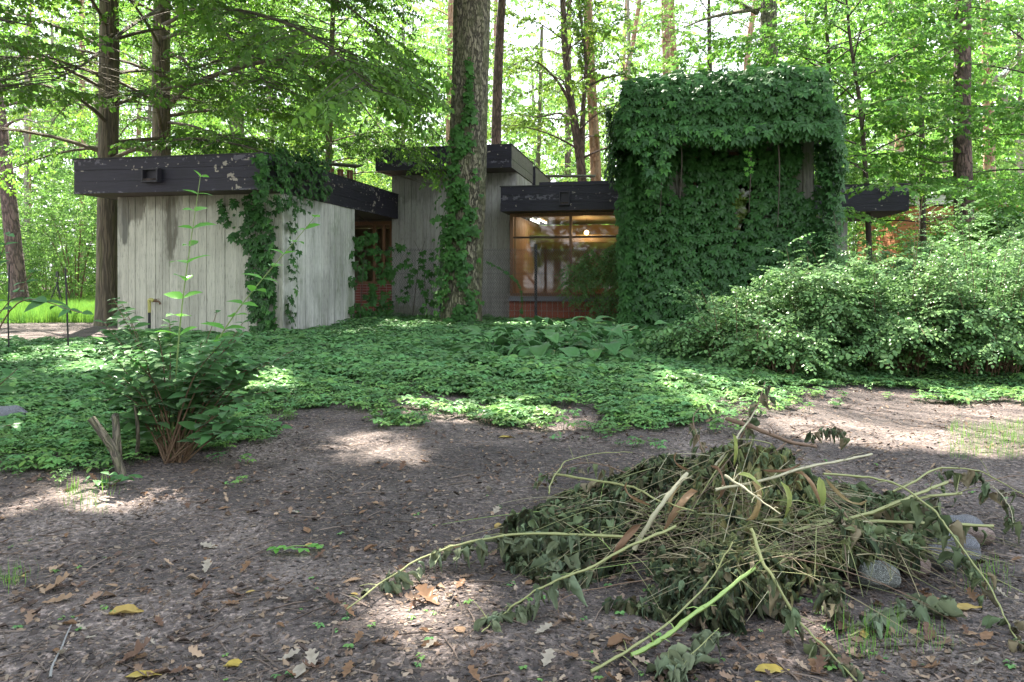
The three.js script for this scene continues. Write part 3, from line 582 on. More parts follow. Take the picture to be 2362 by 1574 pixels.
// one tree: a trunk through the given points, limbs with side twigs, leafy sprays along them
function tree(name, label, category, o) {
  const R = rng(o.seed), base = o.pts[0], t = thing(name, label, category, base, 0, o.group), tk = curve(o.pts.map((p) => p.clone().sub(base)), o.steps ?? 40), n = tk.length;
  const r0 = o.r, rt = o.rTop ?? r0 * 0.25, lump = o.lump ?? 0.05, H = tk[n - 1].y;
  const rad = (s) => lerp(r0, rt, Math.pow(s, 1.15)) * (1 + (o.flare ?? 0.45) * Math.exp(-tk[Math.round(s * (n - 1))].y / (r0 * 1.1)));
  new MB().tube(tk, rad, o.seg ?? 20, o.texW ?? 1, o.texH ?? 2, (a, l) => 1 + (vnoise(Math.cos(a) * 2 + 9, Math.sin(a) * 2 + l * 0.5, o.seed) - 0.5) * lump * 2 + (vnoise(Math.cos(a) * 5 + 30, Math.sin(a) * 5 + l * 2.2, o.seed + 3) - 0.5) * lump).build('trunk', o.bark, t);
  const wood = new MB(), crowns = (o.sprays ?? []).map(() => new Inst());
  const atY = (y) => { let i = 0; while (i < n - 2 && tk[i + 1].y < y) i++; return tk[i].clone().lerp(tk[i + 1], clamp((y - tk[i].y) / Math.max(1e-6, tk[i + 1].y - tk[i].y))); };
  const spray = (p, dir, up) => {
    const w = p.clone().add(base);
    if (blocked(w) || sunlit(w.clone().addScaledVector(dir, 0.3 * (o.size ?? 1) / dir.length()), 0.42 * (o.size ?? 1)) || (o.skip && o.skip(w))) return;
    if (o.holes && fbm(w.x * 0.8 + 11, w.y * 1.3 + w.z * 0.7, o.seed + 60, 3) < o.holes) return;
    const q = Math.floor(R() * crowns.length);
    crowns[q].add(frame(p, dir, up, (o.size ?? 1) * (0.75 + R() * 0.5)), tint(R, o.vary ?? 0.25, o.yellow ?? 0.3));
  };
  const grow = (pts, r, dens, side = o.side ?? 0.38) => {            // a limb with side twigs and sprays
    const L = pts.reduce((s, p, k) => s + (k ? p.distanceTo(pts[k - 1]) : 0), 0), m = pts.length - 1;
    wood.tube(pts, (s) => lerp(r, r * 0.12, s), r > 0.06 ? 8 : 5, 0.6, 1);
    const count = Math.max(2, Math.round(L * dens));
    for (let k = 0; k < count; k++) {
      const s = lerp(o.bare ?? 0.25, 1, (k + R()) / count), i = Math.min(m - 1, Math.floor(s * m)), p = pts[i].clone().lerp(pts[i + 1], s * m - i), d = pts[i + 1].clone().sub(pts[i]).normalize();
      const a = (k % 2 ? 1 : -1) * (0.7 + R() * 0.5), hd = V3(d.x * Math.cos(a) - d.z * Math.sin(a), d.y * 0.5 + (R() - 0.5) * (o.scatter ?? 0.3), d.x * Math.sin(a) + d.z * Math.cos(a)).normalize();
      const l = Math.min(o.twigMost ?? 2.2, L * side * (1.15 - s)) * (0.6 + R() * 0.7) + 0.25, e = p.clone().addScaledVector(hd, l); e.y -= l * l * (o.sag ?? 0.08);
      const tw = bez(p, p.clone().addScaledVector(hd, l * 0.5), e, 3);
      if (o.twigs !== false) wood.tube(tw, (q) => Math.max(0.004, r * 0.22) * (1 - q * 0.8), 3);
      const every = o.every ?? 0.3, c = Math.max(1, Math.round(l / every));
      for (let q = 0; q < c; q++) {
        const f = (q + 0.6 + R() * 0.4) / c, w = tw[Math.min(3, Math.floor(f * 3))].clone().lerp(tw[Math.min(3, Math.floor(f * 3) + 1)], (f * 3) % 1), b = (q % 2 ? 1 : -1) * (0.45 + R() * 0.6);
        const sd = V3(hd.x * Math.cos(b) - hd.z * Math.sin(b), hd.y - 0.1 + (R() - 0.5) * (o.scatter ?? 0.3), hd.x * Math.sin(b) + hd.z * Math.cos(b));
        spray(w, sd, V3((R() - 0.5) * (o.scatter ?? 0.3) * 2, 1, (R() - 0.5) * (o.scatter ?? 0.3) * 2));
      }
      if (R() < 0.7) spray(e, hd, V3((R() - 0.5) * 0.5, 1, (R() - 0.5) * 0.5));
    }
  };
  for (const l of o.limbs ?? []) grow(curve(l.pts.map((p) => p.clone().sub(base)), 14), l.r, o.dens ?? 2.2, l.side);
  if (o.crown) {
    const { from, to, rad: CR, count, rise = 0.35, low = 0.75 } = o.crown;
    for (let k = 0; k < count; k++) {
      const s = (k + R() * 0.8) / count, y = lerp(from, to, s), az = k * 2.39996 + R() * 0.8, prof = Math.sin(Math.PI * clamp(lerp(low, 0.04, s) * 0.5 + 0.04 + 0.12 * (1 - s))) , L = CR * Math.max(0.25, Math.sqrt(Math.max(0.05, 1 - Math.pow((s - 0.3) / 0.75, 2)))) * (0.75 + R() * 0.4), p = atY(y);
      const el = rise + s * 0.5 + (R() - 0.5) * 0.25, d = V3(Math.cos(az), el, Math.sin(az)).normalize(), e = p.clone().addScaledVector(d, L), m = p.clone().addScaledVector(d, L * 0.5); m.y += L * 0.08; e.y -= L * (o.crown.droop ?? 0.18);
      if (o.crown.keep && !o.crown.keep(e.clone().add(base))) continue;
      grow(bez(p, m, e, 8), Math.max(0.025, r0 * (o.limbK ?? 0.24) * (1 - s * 0.6)), o.dens ?? 2.2);
    }
  }
  for (const b of o.stubs ?? []) wood.tube(curve(b.map((p) => p.clone().sub(base)), 8), (s) => lerp(o.stubR ?? 0.03, 0.006, s), 5);
  if (wood.i.length) wood.build('branches', o.limbMat ?? o.bark, t, 'stuff');
  crowns.forEach((c, k) => c.build('crown', o.sprays[k], o.leaf, t));
  return t;
}
const up = (px, py, d, h) => { const p = at(px, py, d); return h === undefined ? p : V3(p.x, h, p.z); };
const trunkPts = (d, list, top, drift = 0) => { const q = list.map(([x, y]) => at(x, y, d)); q[0].y = -0.1; const a = q[q.length - 1], b = q[q.length - 2] ?? a, f = b === a ? V3() : a.clone().sub(b).multiplyScalar(1 / Math.max(0.1, a.y - b.y)); q.push(V3(a.x + f.x * (top - a.y) * 0.6 + drift, top, a.z)); return q; };

// the oak in front of the house; its crown stands above the picture and shades the clearing
const oak = tree('oak_tree', 'big straight oak trunk with furrowed grey bark, wrapped in creeper, before the house', 'tree', {
  seed: 1, pts: trunkPts(18, [[1064, 765], [1070, 600], [1080, 350], [1088, 0]], 13.8), r: 0.46, rTop: 0.42, flare: 0.22, seg: 64, steps: 140, lump: 0.05, bark: M.oakBark, texW: 0.9, texH: 1.6,
  crown: { from: 9.2, to: 13.6, rad: 10.5, count: 125, rise: 0.45, droop: 0 }, sprays: [G.oakSpray], leaf: M.oakLeaf, size: 1.2, every: 0.21, dens: 2.3, limbK: 0.07, twigs: false, scatter: 0.9, skip: (w) => VIEW(w, 10),
});
// two hornbeams by the left block, their flat leafy boughs reaching over its roof
const h1 = at(249, 760, 19), h2 = at(371, 740, 22);
tree('hornbeam_tree', 'brown hornbeam trunk passing behind the left end of the violet roof', 'tree', {
  seed: 2, pts: trunkPts(19, [[246, 760], [246, 600], [249, 350], [251, 100], [250, -60]], 15), r: 0.255, rTop: 0.2, flare: 0.3, seg: 28, steps: 70, bark: M.hornBark, texW: 0.8, texH: 2,
  crown: { from: 4.0, to: 14.5, rad: 6.2, count: 34, rise: 0.12, droop: 0.22 }, sprays: G.hornSprays, leaf: M.hornLeaf, every: 0.2, dens: 3.0, size: 1.0, yellow: 0.3,
  holes: 0.47, skip: (w) => { const [x, y] = pixel(w); return y > 335 && x > 150 || y > 640 || (w.z > -19.2 && y > 40 && ((x > 215 && x < 285) || (x > 340 && x < 402))); },
});
tree('hornbeam_tree', 'slimmer hornbeam with a long bent bough reaching right over the left block roof', 'tree', {
  seed: 3, pts: trunkPts(22, [[372, 745], [371, 500], [372, 250], [372, 60], [378, -80]], 15), r: 0.27, rTop: 0.2, flare: 0.25, seg: 26, steps: 70, bark: M.hornBark, texW: 0.8, texH: 2,
  limbs: [
    { r: 0.085, pts: [at(390, 246, 22), at(425, 205, 21.2), at(520, 165, 20), at(640, 138, 18.6), at(745, 146, 17.4), at(850, 166, 16.5), at(960, 205, 15.8)] },
    { r: 0.07, pts: [at(388, 120, 22), at(425, 140, 21.3), at(445, 170, 21), at(470, 200, 20.4)] },
    { r: 0.05, pts: [at(385, 282, 22), at(440, 290, 20.6), at(490, 308, 19), at(560, 322, 17.6)] },
    { r: 0.06, pts: [at(370, 60, 22), at(470, 20, 18), at(620, 40, 15), at(760, 110, 13), at(860, 210, 12.2)] },
    { r: 0.06, pts: [at(372, 20, 22), at(300, 60, 18), at(190, 150, 15), at(110, 190, 13.2)] },
    { r: 0.06, pts: [at(372, 90, 22), at(480, 60, 19), at(560, 120, 16), at(640, 230, 14.2)] },
    { r: 0.05, pts: [at(372, 10, 22), at(560, -60, 20), at(760, -10, 18.6), at(900, 110, 18), at(985, 330, 17.4)] },
  ],
  crown: { from: 4.4, to: 14.8, rad: 7, count: 34, rise: 0.1, droop: 0.25 }, sprays: G.hornSprays, leaf: M.hornLeaf, every: 0.19, dens: 3.2, yellow: 0.3,
  holes: 0.46, skip: (w) => { const [x, y] = pixel(w); return (w.z > -22.2 && y > 55 && ((x > 212 && x < 288) || (x > 335 && x < 405) || (x > 400 && x < 640 && Math.abs(y - (250 - (x - 390) * 0.44)) < 26 && w.z > -20.5))) || (y > 350 && x > 120 && x < 990) || (y > 300 && x > 860) || (x > 990 && x < 1040) || (x > 1150 && y > 250 && w.z > -19); },
});
// a leafy bough tip that hangs before the tower's fascia
tree('young_hornbeam', 'young hornbeam behind the left block with a drooping twig before the tower fascia', 'tree', {
  seed: 4, pts: trunkPts(23, [[760, 700], [757, 500], [762, 200], [770, -40]], 11), r: 0.13, rTop: 0.04, seg: 12, bark: M.hornBark, texW: 0.8, texH: 2,
  limbs: [{ r: 0.03, side: 0.1, pts: [at(764, 150, 23), at(850, 260, 20), at(900, 320, 18.8), at(955, 355, 18.2), at(990, 396, 18)] }],
  crown: { from: 4.2, to: 10.5, rad: 4.4, count: 30, rise: 0.1 }, sprays: G.hornSprays, leaf: M.hornLeaf, every: 0.2, dens: 3, size: 0.85, yellow: 0.3,
  skip: (w) => { const [x, y] = pixel(w); return y > 405 || (x > 690 && x < 850 && y > 355) || (y > 330 && x > 870 && w.z < -20); },
});
tree('hornbeam_tree', 'hornbeam outside the left edge whose boughs reach into the upper left corner', 'tree', {
  seed: 9, pts: [V3(-10.6, -0.1, -12.5), V3(-10.5, 5, -12.5), V3(-10.2, 13, -12.3)], r: 0.24, rTop: 0.08, seg: 14, bark: M.hornBark, texW: 0.8, texH: 2,
  crown: { from: 4.6, to: 12.6, rad: 5.4, count: 34, rise: 0.15, droop: 0.2 }, sprays: G.hornSprays, leaf: M.hornLeaf, every: 0.22, dens: 2.8, size: 1.05, yellow: 0.3, holes: 0.48,
  skip: (w) => { const [x, y] = pixel(w); return w.z < 0 && x > 0 && y > 250 + Math.max(0, 90 - x); },
});
tree('oak_tree', 'oak outside the left edge whose crown shades the near clearing', 'tree', {
  seed: 12, pts: [V3(-9.6, -0.1, -8.6), V3(-8.3, 6, -9.5), V3(-6, 14, -10.8)], r: 0.34, rTop: 0.2, seg: 16, bark: M.oakBark, texW: 0.9, texH: 1.6,
  crown: { from: 6.2, to: 13.6, rad: 9, count: 84, rise: 0.3, droop: 0, keep: (e) => e.x > -13 }, sprays: [G.oakSpray], leaf: M.oakLeaf, size: 1.2, every: 0.23, dens: 2.2, limbK: 0.09, twigs: false, scatter: 0.9, skip: (w) => VIEW(w, 10),
});
// left edge: leaning trunk far back
tree('leaning_pine', 'leaning dark trunk at the left edge beyond the sunlit path', 'tree', {
  seed: 5, pts: trunkPts(30, [[48, 700], [30, 560], [5, 330], [-25, 120], [-50, -60]], 15, -0.5), r: 0.3, rTop: 0.17, flare: 0.25, seg: 22, bark: M.pineBark, texW: 0.9, texH: 2,
  crown: { from: 7, to: 14, rad: 5.5, count: 18, rise: 0.2 }, sprays: [G.finerSpray], leaf: M.oakLeaf, every: 0.4, dens: 1.4, twigs: false, size: 1.6, yellow: 0.5,
});
// the pines
function pine(label, d, list, top, r, o = {}) {
  return tree('pine_tree', label, 'tree', {
    seed: o.seed ?? Math.round(list[0][0]), pts: trunkPts(d, list, top), r, rTop: r * 0.55, flare: 0.2, seg: o.seg ?? 14, steps: 40, bark: o.bark ?? M.redPineBark, texW: 0.8, texH: 1.6, lump: 0.04,
    stubs: o.stubs, stubR: o.stubR, crown: { from: top * 0.72, to: top, rad: o.rad ?? 3.4, count: o.count ?? 12, rise: 0.3 }, sprays: [G.finerSpray], leaf: M.oakLeaf, size: 2.1, every: 0.55, dens: 1.4, twigs: false, scatter: 1, group: o.group, ...o.more,
  });
}
pine('dark plated pine trunk at the right, standing tall in the bushes', 21, [[2226, 760], [2224, 500], [2220, 300], [2222, 0], [2222, -60]], 19, 0.265, { bark: M.pineBark, seg: 28, rad: 4.5, stubs: [[at(2203, 96, 21), at(2170, 60, 20.6), at(2140, 50, 20)], [at(2206, 100, 21), at(2170, 82, 20.5), at(2152, 55, 20.3)], [at(2245, 72, 21), at(2275, 92, 20.7), at(2310, 88, 20.4)], [at(2205, 370, 21), at(2160, 374, 20.6), at(2110, 352, 20.2)]] });
pine('thick dark trunk rising behind the overgrown tower', 27, [[1772, 640], [1772, 350], [1773, 100], [1774, -60]], 18, 0.38, { bark: M.oakBark, seg: 24, rad: 6, count: 20, stubs: [[at(1748, 30, 27), at(1700, 6, 26.5), at(1650, -8, 26)], [at(1750, 20, 27), at(1640, 40, 26), at(1560, 70, 25.6)]], stubR: 0.1 });
pine('red pine trunk seen just right of the big oak', 27, [[1143, 640], [1145, 300], [1152, 100], [1162, -60]], 19, 0.2, { bark: M.pineBark });
pine('thin red pine left of the big oak', 38, [[1034, 640], [1036, 300], [1040, 0]], 19, 0.19);
pine('pinkish slightly bent pine behind the window block', 31, [[1376, 640], [1375, 415], [1366, 230], [1358, 60], [1357, -60]], 20, 0.24, { stubs: [[at(1366, 230, 31), at(1395, 225, 30.6), at(1440, 232, 30)], [at(1362, 40, 31), at(1390, 20, 30.6), at(1420, 18, 30)]] });
pine('orange pine, left one of the pair over the overgrown tower', 36, [[1540, 640], [1539, 205], [1536, 60], [1532, -60]], 21, 0.25);
pine('orange pine, right one of the pair over the overgrown tower', 37, [[1566, 640], [1562, 205], [1552, 90], [1548, -60]], 21, 0.2);
pine('thin leaning orange pine between the bent pine and the pair', 42, [[1440, 640], [1445, 180], [1465, 70], [1480, -40]], 20, 0.16);
pine('pale pink pine leaning right between the tower and the dark pine', 38, [[2050, 640], [2085, 230], [2105, 90], [2122, -60]], 20, 0.24, { stubs: [[at(2110, 60, 38), at(2080, 40, 37.6), at(2050, -4, 37)]] });
pine('slim pale pine just left of the leaning pink pine', 40, [[2055, 640], [2058, 250], [2062, 130], [2052, -40]], 20, 0.17, { bark: M.paleBark });
pine('straight pink pine right of the dark pine', 30, [[2284, 700], [2283, 400], [2279, 200], [2272, -60]], 20, 0.235, { stubs: [[at(2285, 90, 30), at(2262, 76, 29.7), at(2240, 50, 29.5)]] });
pine('pale leaning trunk forked near the right edge', 33, [[2372, 690], [2350, 310], [2322, 235], [2296, 185], [2290, 120]], 12, 0.2, { bark: M.paleBark, rad: 3, stubs: [[at(2330, 250, 33), at(2338, 215, 32.8), at(2340, 190, 32.6)], [at(2294, 185, 33), at(2330, 165, 32.4), at(2368, 120, 32)]], stubR: 0.09 });
pine('distant red pine at the far left behind the hornbeams', 50, [[190, 660], [190, 300], [188, 0]], 20, 0.22);
pine('slender pale pine leaning left behind the overgrown tower', 42, [[1716, 640], [1722, 160], [1738, 30], [1750, -40]], 20, 0.19);
pine('far grey trunk over the left block roof', 34, [[548, 640], [546, 350], [548, 150], [560, -60]], 18, 0.36, { bark: M.oakBark, rad: 5.5, count: 16 });
// slim broad-leaved tree with several stems in the middle gap
tree('multistem_oak', 'slim two-stemmed young oak in the bright gap right of the big oak', 'tree', {
  seed: 21, pts: trunkPts(29, [[1348, 640], [1342, 400], [1318, 240], [1304, 120], [1296, -60]], 14), r: 0.2, rTop: 0.07, seg: 14, bark: M.pineBark, texW: 0.8, texH: 2,
  limbs: [{ r: 0.12, pts: [at(1342, 385, 29), at(1345, 250, 29), at(1352, 150, 29.3), at(1340, 40, 29.5), at(1330, -80, 29.5)] }, { r: 0.07, pts: [at(1318, 240, 29), at(1280, 180, 28.4), at(1230, 140, 28), at(1180, 150, 27.6)] }, { r: 0.06, pts: [at(1325, 280, 29), at(1290, 262, 28), at(1240, 270, 27.4), at(1190, 262, 27)] }, { r: 0.05, pts: [at(1352, 200, 29), at(1420, 175, 28), at(1480, 190, 27.5)] }],
  crown: { from: 5.6, to: 13.5, rad: 3.4, count: 24, rise: 0.3 }, sprays: [G.oakSpray], leaf: M.oakLeaf, every: 0.28, dens: 2.3, scatter: 0.9, size: 0.95, bare: 0.3, yellow: 0.5, vary: 0.3,
});
// maples and limes over the right half
const maple = (label, seed, d, list, top, r, rad, from, count, more = {}) => tree('maple_tree', label, 'tree', {
  seed, pts: trunkPts(d, list, top), r, rTop: r * 0.3, seg: 10, bark: M.twig, crown: { from, to: top * 0.97, rad, count, rise: 0.1, droop: 0.2 }, sprays: [G.mapleSpray], leaf: M.mapleLeaf, every: 0.24, dens: 2.6, skip: (w) => { const [x, y] = pixel(w); return (w.z > -31 && x > 2065 && x < 2205 && y > 440 && y < 525); }, size: 0.95, yellow: 0.35, ...more,
});
maple('slender maple with flat tiers of leaves behind the overgrown tower', 31, 22.5, [[1916, 760], [1918, 400], [1912, 150], [1905, 20]], 11.5, 0.09, 4.4, 3.4, 30);
maple('young maple between the tower and the dark pine', 32, 20.5, [[2010, 780], [2000, 450], [1985, 250], [1960, 80]], 9, 0.08, 3.6, 2.6, 26);
maple('broad maple beyond the dark pine with light green tiers', 33, 27, [[2130, 720], [2128, 400], [2122, 100]], 13, 0.13, 5, 3.2, 30);
maple('maple at the right edge with low spreading tiers', 34, 20, [[2420, 780], [2410, 400], [2400, 60]], 12, 0.12, 4.6, 2.8, 30);
maple('lime behind the window block and the overgrown tower', 35, 30, [[1640, 640], [1640, 300], [1636, 60]], 13, 0.14, 4.2, 5.4, 22, { sprays: [G.finerSpray], size: 1.2, scatter: 0.8 });
// more broad-leaved trees between the house and the wood
[[640, 33, 12, 4.2], [930, 36, 14, 4.5], [1230, 40, 13, 4], [1470, 37, 15, 4.6], [1860, 36, 14, 4.6], [2170, 38, 15, 5], [2370, 35, 13, 4.5], [60, 40, 13, 5], [330, 43, 15, 5], [1100, 46, 17, 5]].forEach(([px, d, top, rad], k) => tree('woodland_tree', ['young tree far behind the left block, left of the vent pipes', 'tree behind the gap between left block and tower', 'young tree in the bright gap right of the big oak', 'tree behind the window block, left of the pine pair', 'tree far behind the rear block at the right', 'tall tree behind the brick outbuilding', 'tree in the upper right corner beyond the pines', 'tree beyond the lawn at the far left', 'tree seen between the two hornbeam trunks', 'tall tree far behind the big oak'][k], 'tree', {
  seed: 500 + k, pts: trunkPts(d, [[px, 640], [px + (k % 3 - 1) * 14, 300], [px + (k % 3 - 1) * 20, 60]], top), r: 0.13, rTop: 0.05, seg: 9, bark: k % 2 ? M.paleBark : M.hornBark, crown: { from: 3.5, to: top * 0.97, rad, count: 30, rise: 0.2, droop: 0.15 }, sprays: [k % 2 ? G.oakSpray : G.finerSpray], leaf: k % 3 ? M.farLeaf : M.oakLeaf, size: k % 2 ? 1.1 : 1.6, every: 0.38, dens: 1.9, twigs: false, scatter: 0.7, yellow: 0.3, vary: 0.35, holes: 0.4,
}));

// ---------------------------------------------------------------- farther back: undergrowth, more trees, the wood
function bush(name, label, cx, d, hgt, wid, n, o = {}) {
  const c = at(cx, 640, d), g = thing(name, label, o.category ?? 'bush', [c.x, gh(c.x, c.z), c.z], 0, o.group), R = rng(o.seed ?? Math.round(cx + d * 7)), I = new Inst(), st = new MB();
  for (let k = 0; k < (o.stems ?? 10); k++) {
    const a = R() * 6.283, e = V3(Math.cos(a) * wid * 0.42 * R(), hgt * (0.6 + R() * 0.35), Math.sin(a) * wid * 0.42 * (o.deep ?? 1) * R());
    st.tube(bez(V3(e.x * 0.15, 0, e.z * 0.15), V3(e.x * 0.4, hgt * 0.5, e.z * 0.4), e, 5), (s) => lerp(0.02, 0.004, s) * (o.stemK ?? 1), 4);
  }
  st.build('stem', o.stemMat ?? M.redStem, g, 'stuff');
  const wp = V3();
  for (let k = 0; k < n; k++) {
    const a = R() * 6.283, t = R() * 2 - 1, rr = Math.pow(R(), 0.33), sx = Math.sqrt(1 - t * t) * Math.cos(a), sz = Math.sqrt(1 - t * t) * Math.sin(a), lump = 0.72 + 0.5 * vnoise(sx * 2.2 + 5, t * 2.2 + sz * 2 + 9, (o.seed ?? cx) + 3);
    const p = V3(sx * rr * wid / 2 * lump, hgt * (0.5 + 0.5 * t * rr * lump * 1.05), sz * rr * wid / 2 * lump * (o.deep ?? 1));
    if (p.y < 0.05) p.y = 0.05 + R() * 0.1;
    wp.copy(p).add(g.position);
    if (blocked(wp) || (o.skip && o.skip(wp))) continue;
    if (o.open && sunlit(wp)) continue;
    const dir = V3(sx + (R() - 0.5) * 0.9, 0.15 + (R() - 0.4) * 0.7 + t * 0.35, sz + (R() - 0.5) * 0.9);
    I.add(frame(p, dir, V3((R() - 0.5) * 0.9, 1, (R() - 0.5) * 0.9), (o.size ?? 1) * (0.7 + R() * 0.6)), tint(R, o.vary ?? 0.25, o.yellow ?? 0.25));
  }
  I.build('foliage', o.spray ?? G.bushSpray, o.leaf ?? M.bushLeaf, g);
  return g;
}
// a bush of arching stems, leafy along their outer part
function archBush(name, label, cx, d, hgt, wid, n, o = {}) {
  const c = at(cx, 640, d), g = thing(name, label, 'bush', [c.x, gh(c.x, c.z), c.z], 0, o.group), R = rng(o.seed ?? Math.round(cx + d * 7)), I = new Inst(), st = new MB(), wp = V3();
  for (let k = 0; k < n; k++) {
    const a = R() * 6.283, q = Math.sqrt(R()), reach = wid / 2 * (0.25 + 0.85 * q) * (0.8 + R() * 0.4), h = hgt * (1.1 - 0.62 * q * q) * (0.6 + R() * 0.5), r0 = R() * wid * 0.16, b = V3(Math.cos(a) * r0, 0, Math.sin(a) * r0), shoot = R() < 0.34, e = shoot ? V3(Math.cos(a) * reach * 0.75, h * (1.05 + 0.4 * R()), Math.sin(a) * reach * 0.6) : V3(Math.cos(a) * reach, h * lerp(1, 0.7, q), Math.sin(a) * reach * (o.deep ?? 0.9)), m = V3(Math.cos(a) * reach * 0.4, h * (shoot ? 0.75 : 1.05), Math.sin(a) * reach * 0.4);
    const pts = bez(b, m, e, 8), L = reach + h, cnt = Math.round(L * (o.leafy ?? 11.5) * (shoot ? 0.8 : 1)), spread = shoot ? 0.35 : 1;
    st.tube(pts, (s) => lerp(0.008, 0.002, s), 4);
    for (let i = 0; i < cnt; i++) {
      const s = lerp(0.22, 1, Math.pow(R(), 0.7)), j = Math.min(7, Math.floor(s * 8)), p = pts[j].clone().lerp(pts[j + 1], s * 8 - j), dd = pts[j + 1].clone().sub(pts[j]).normalize(), f = R() * 6.283;
      p.x += (R() - 0.5) * 0.2 * spread; p.y += (R() - 0.5) * 0.14 * spread; p.z += (R() - 0.5) * 0.2 * spread;
      if (p.y < 0.04) continue;
      wp.copy(p).add(g.position);
      if (blocked(wp) || sunlit(wp)) continue;
      I.add(frame(p, V3(Math.cos(f), (R() - 0.5) * 0.5, Math.sin(f)).addScaledVector(dd, 0.7), V3((R() - 0.5) * 0.8, 1, (R() - 0.5) * 0.8), (o.size ?? 1) * (0.55 + R() * 0.65) * (shoot ? 0.75 : 1)), tint(R, o.vary ?? 0.28, o.yellow ?? 0.2));
    }
  }
  st.build('stem', M.redStem, g, 'stuff'); I.build('foliage', o.spray ?? G.bushSpray, o.leaf ?? M.bushLeaf, g);
  return g;
}
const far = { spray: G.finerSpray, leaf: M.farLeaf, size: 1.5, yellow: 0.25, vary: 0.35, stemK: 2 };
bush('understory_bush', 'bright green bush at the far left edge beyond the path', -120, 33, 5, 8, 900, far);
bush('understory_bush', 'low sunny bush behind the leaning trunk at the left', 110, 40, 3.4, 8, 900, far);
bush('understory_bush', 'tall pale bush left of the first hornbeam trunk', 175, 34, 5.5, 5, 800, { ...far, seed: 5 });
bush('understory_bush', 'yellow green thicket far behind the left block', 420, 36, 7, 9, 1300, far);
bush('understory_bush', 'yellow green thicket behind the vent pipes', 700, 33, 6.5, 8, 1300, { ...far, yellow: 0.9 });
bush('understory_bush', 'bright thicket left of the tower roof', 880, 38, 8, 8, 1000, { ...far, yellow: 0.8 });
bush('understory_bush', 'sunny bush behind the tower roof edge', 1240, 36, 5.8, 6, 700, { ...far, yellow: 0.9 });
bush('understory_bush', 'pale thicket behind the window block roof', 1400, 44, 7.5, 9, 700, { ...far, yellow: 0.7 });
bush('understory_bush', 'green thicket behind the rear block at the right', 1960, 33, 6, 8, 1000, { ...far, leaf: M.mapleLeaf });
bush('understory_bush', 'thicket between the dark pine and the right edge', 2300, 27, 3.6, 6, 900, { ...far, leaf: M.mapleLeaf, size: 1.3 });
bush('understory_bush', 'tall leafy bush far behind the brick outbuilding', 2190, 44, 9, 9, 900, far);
// spruce tips hanging in at the left edge
{
  const t = thing('spruce_branch', 'dark drooping spruce twigs at the upper left edge', 'branch', at(-40, 90, 14)), R = rng(4), I = new Inst(), st = new MB(), base = t.position;
  const pts = [at(-60, 80, 14), at(0, 96, 13.8), at(60, 108, 13.6)].map((p) => p.sub(base));
  st.tube(curve(pts, 8), (s) => lerp(0.03, 0.006, s), 5); st.build('bough', M.twig, t);
  const nd = new MB(); for (let k = 0; k < 60; k++) { const a = k * 2.4, s = k / 60; nd.leaf(V3(s * 0.25, 0, 0), V3(0.6, Math.cos(a), Math.sin(a)), V3(0, Math.sin(a), -Math.cos(a)), 0.022, 0.004, { fold: 0, droop: 0 }); }
  const ng = nd.geo(), cp = curve(pts, 20);
  for (let k = 0; k < 150; k++) { const p = cp[Math.floor(R() * 21)].clone(); p.y -= R() * 0.3; p.x += (R() - 0.5) * 0.25; p.z += (R() - 0.5) * 0.2; I.add(frame(p, V3((R() - 0.5) * 0.6, -1, (R() - 0.5) * 0.6), V3(1, 0, 0), 0.8 + R() * 0.6), tint(R, 0.3, 0)); }
  I.build('needles', ng, M.needle, t);
}
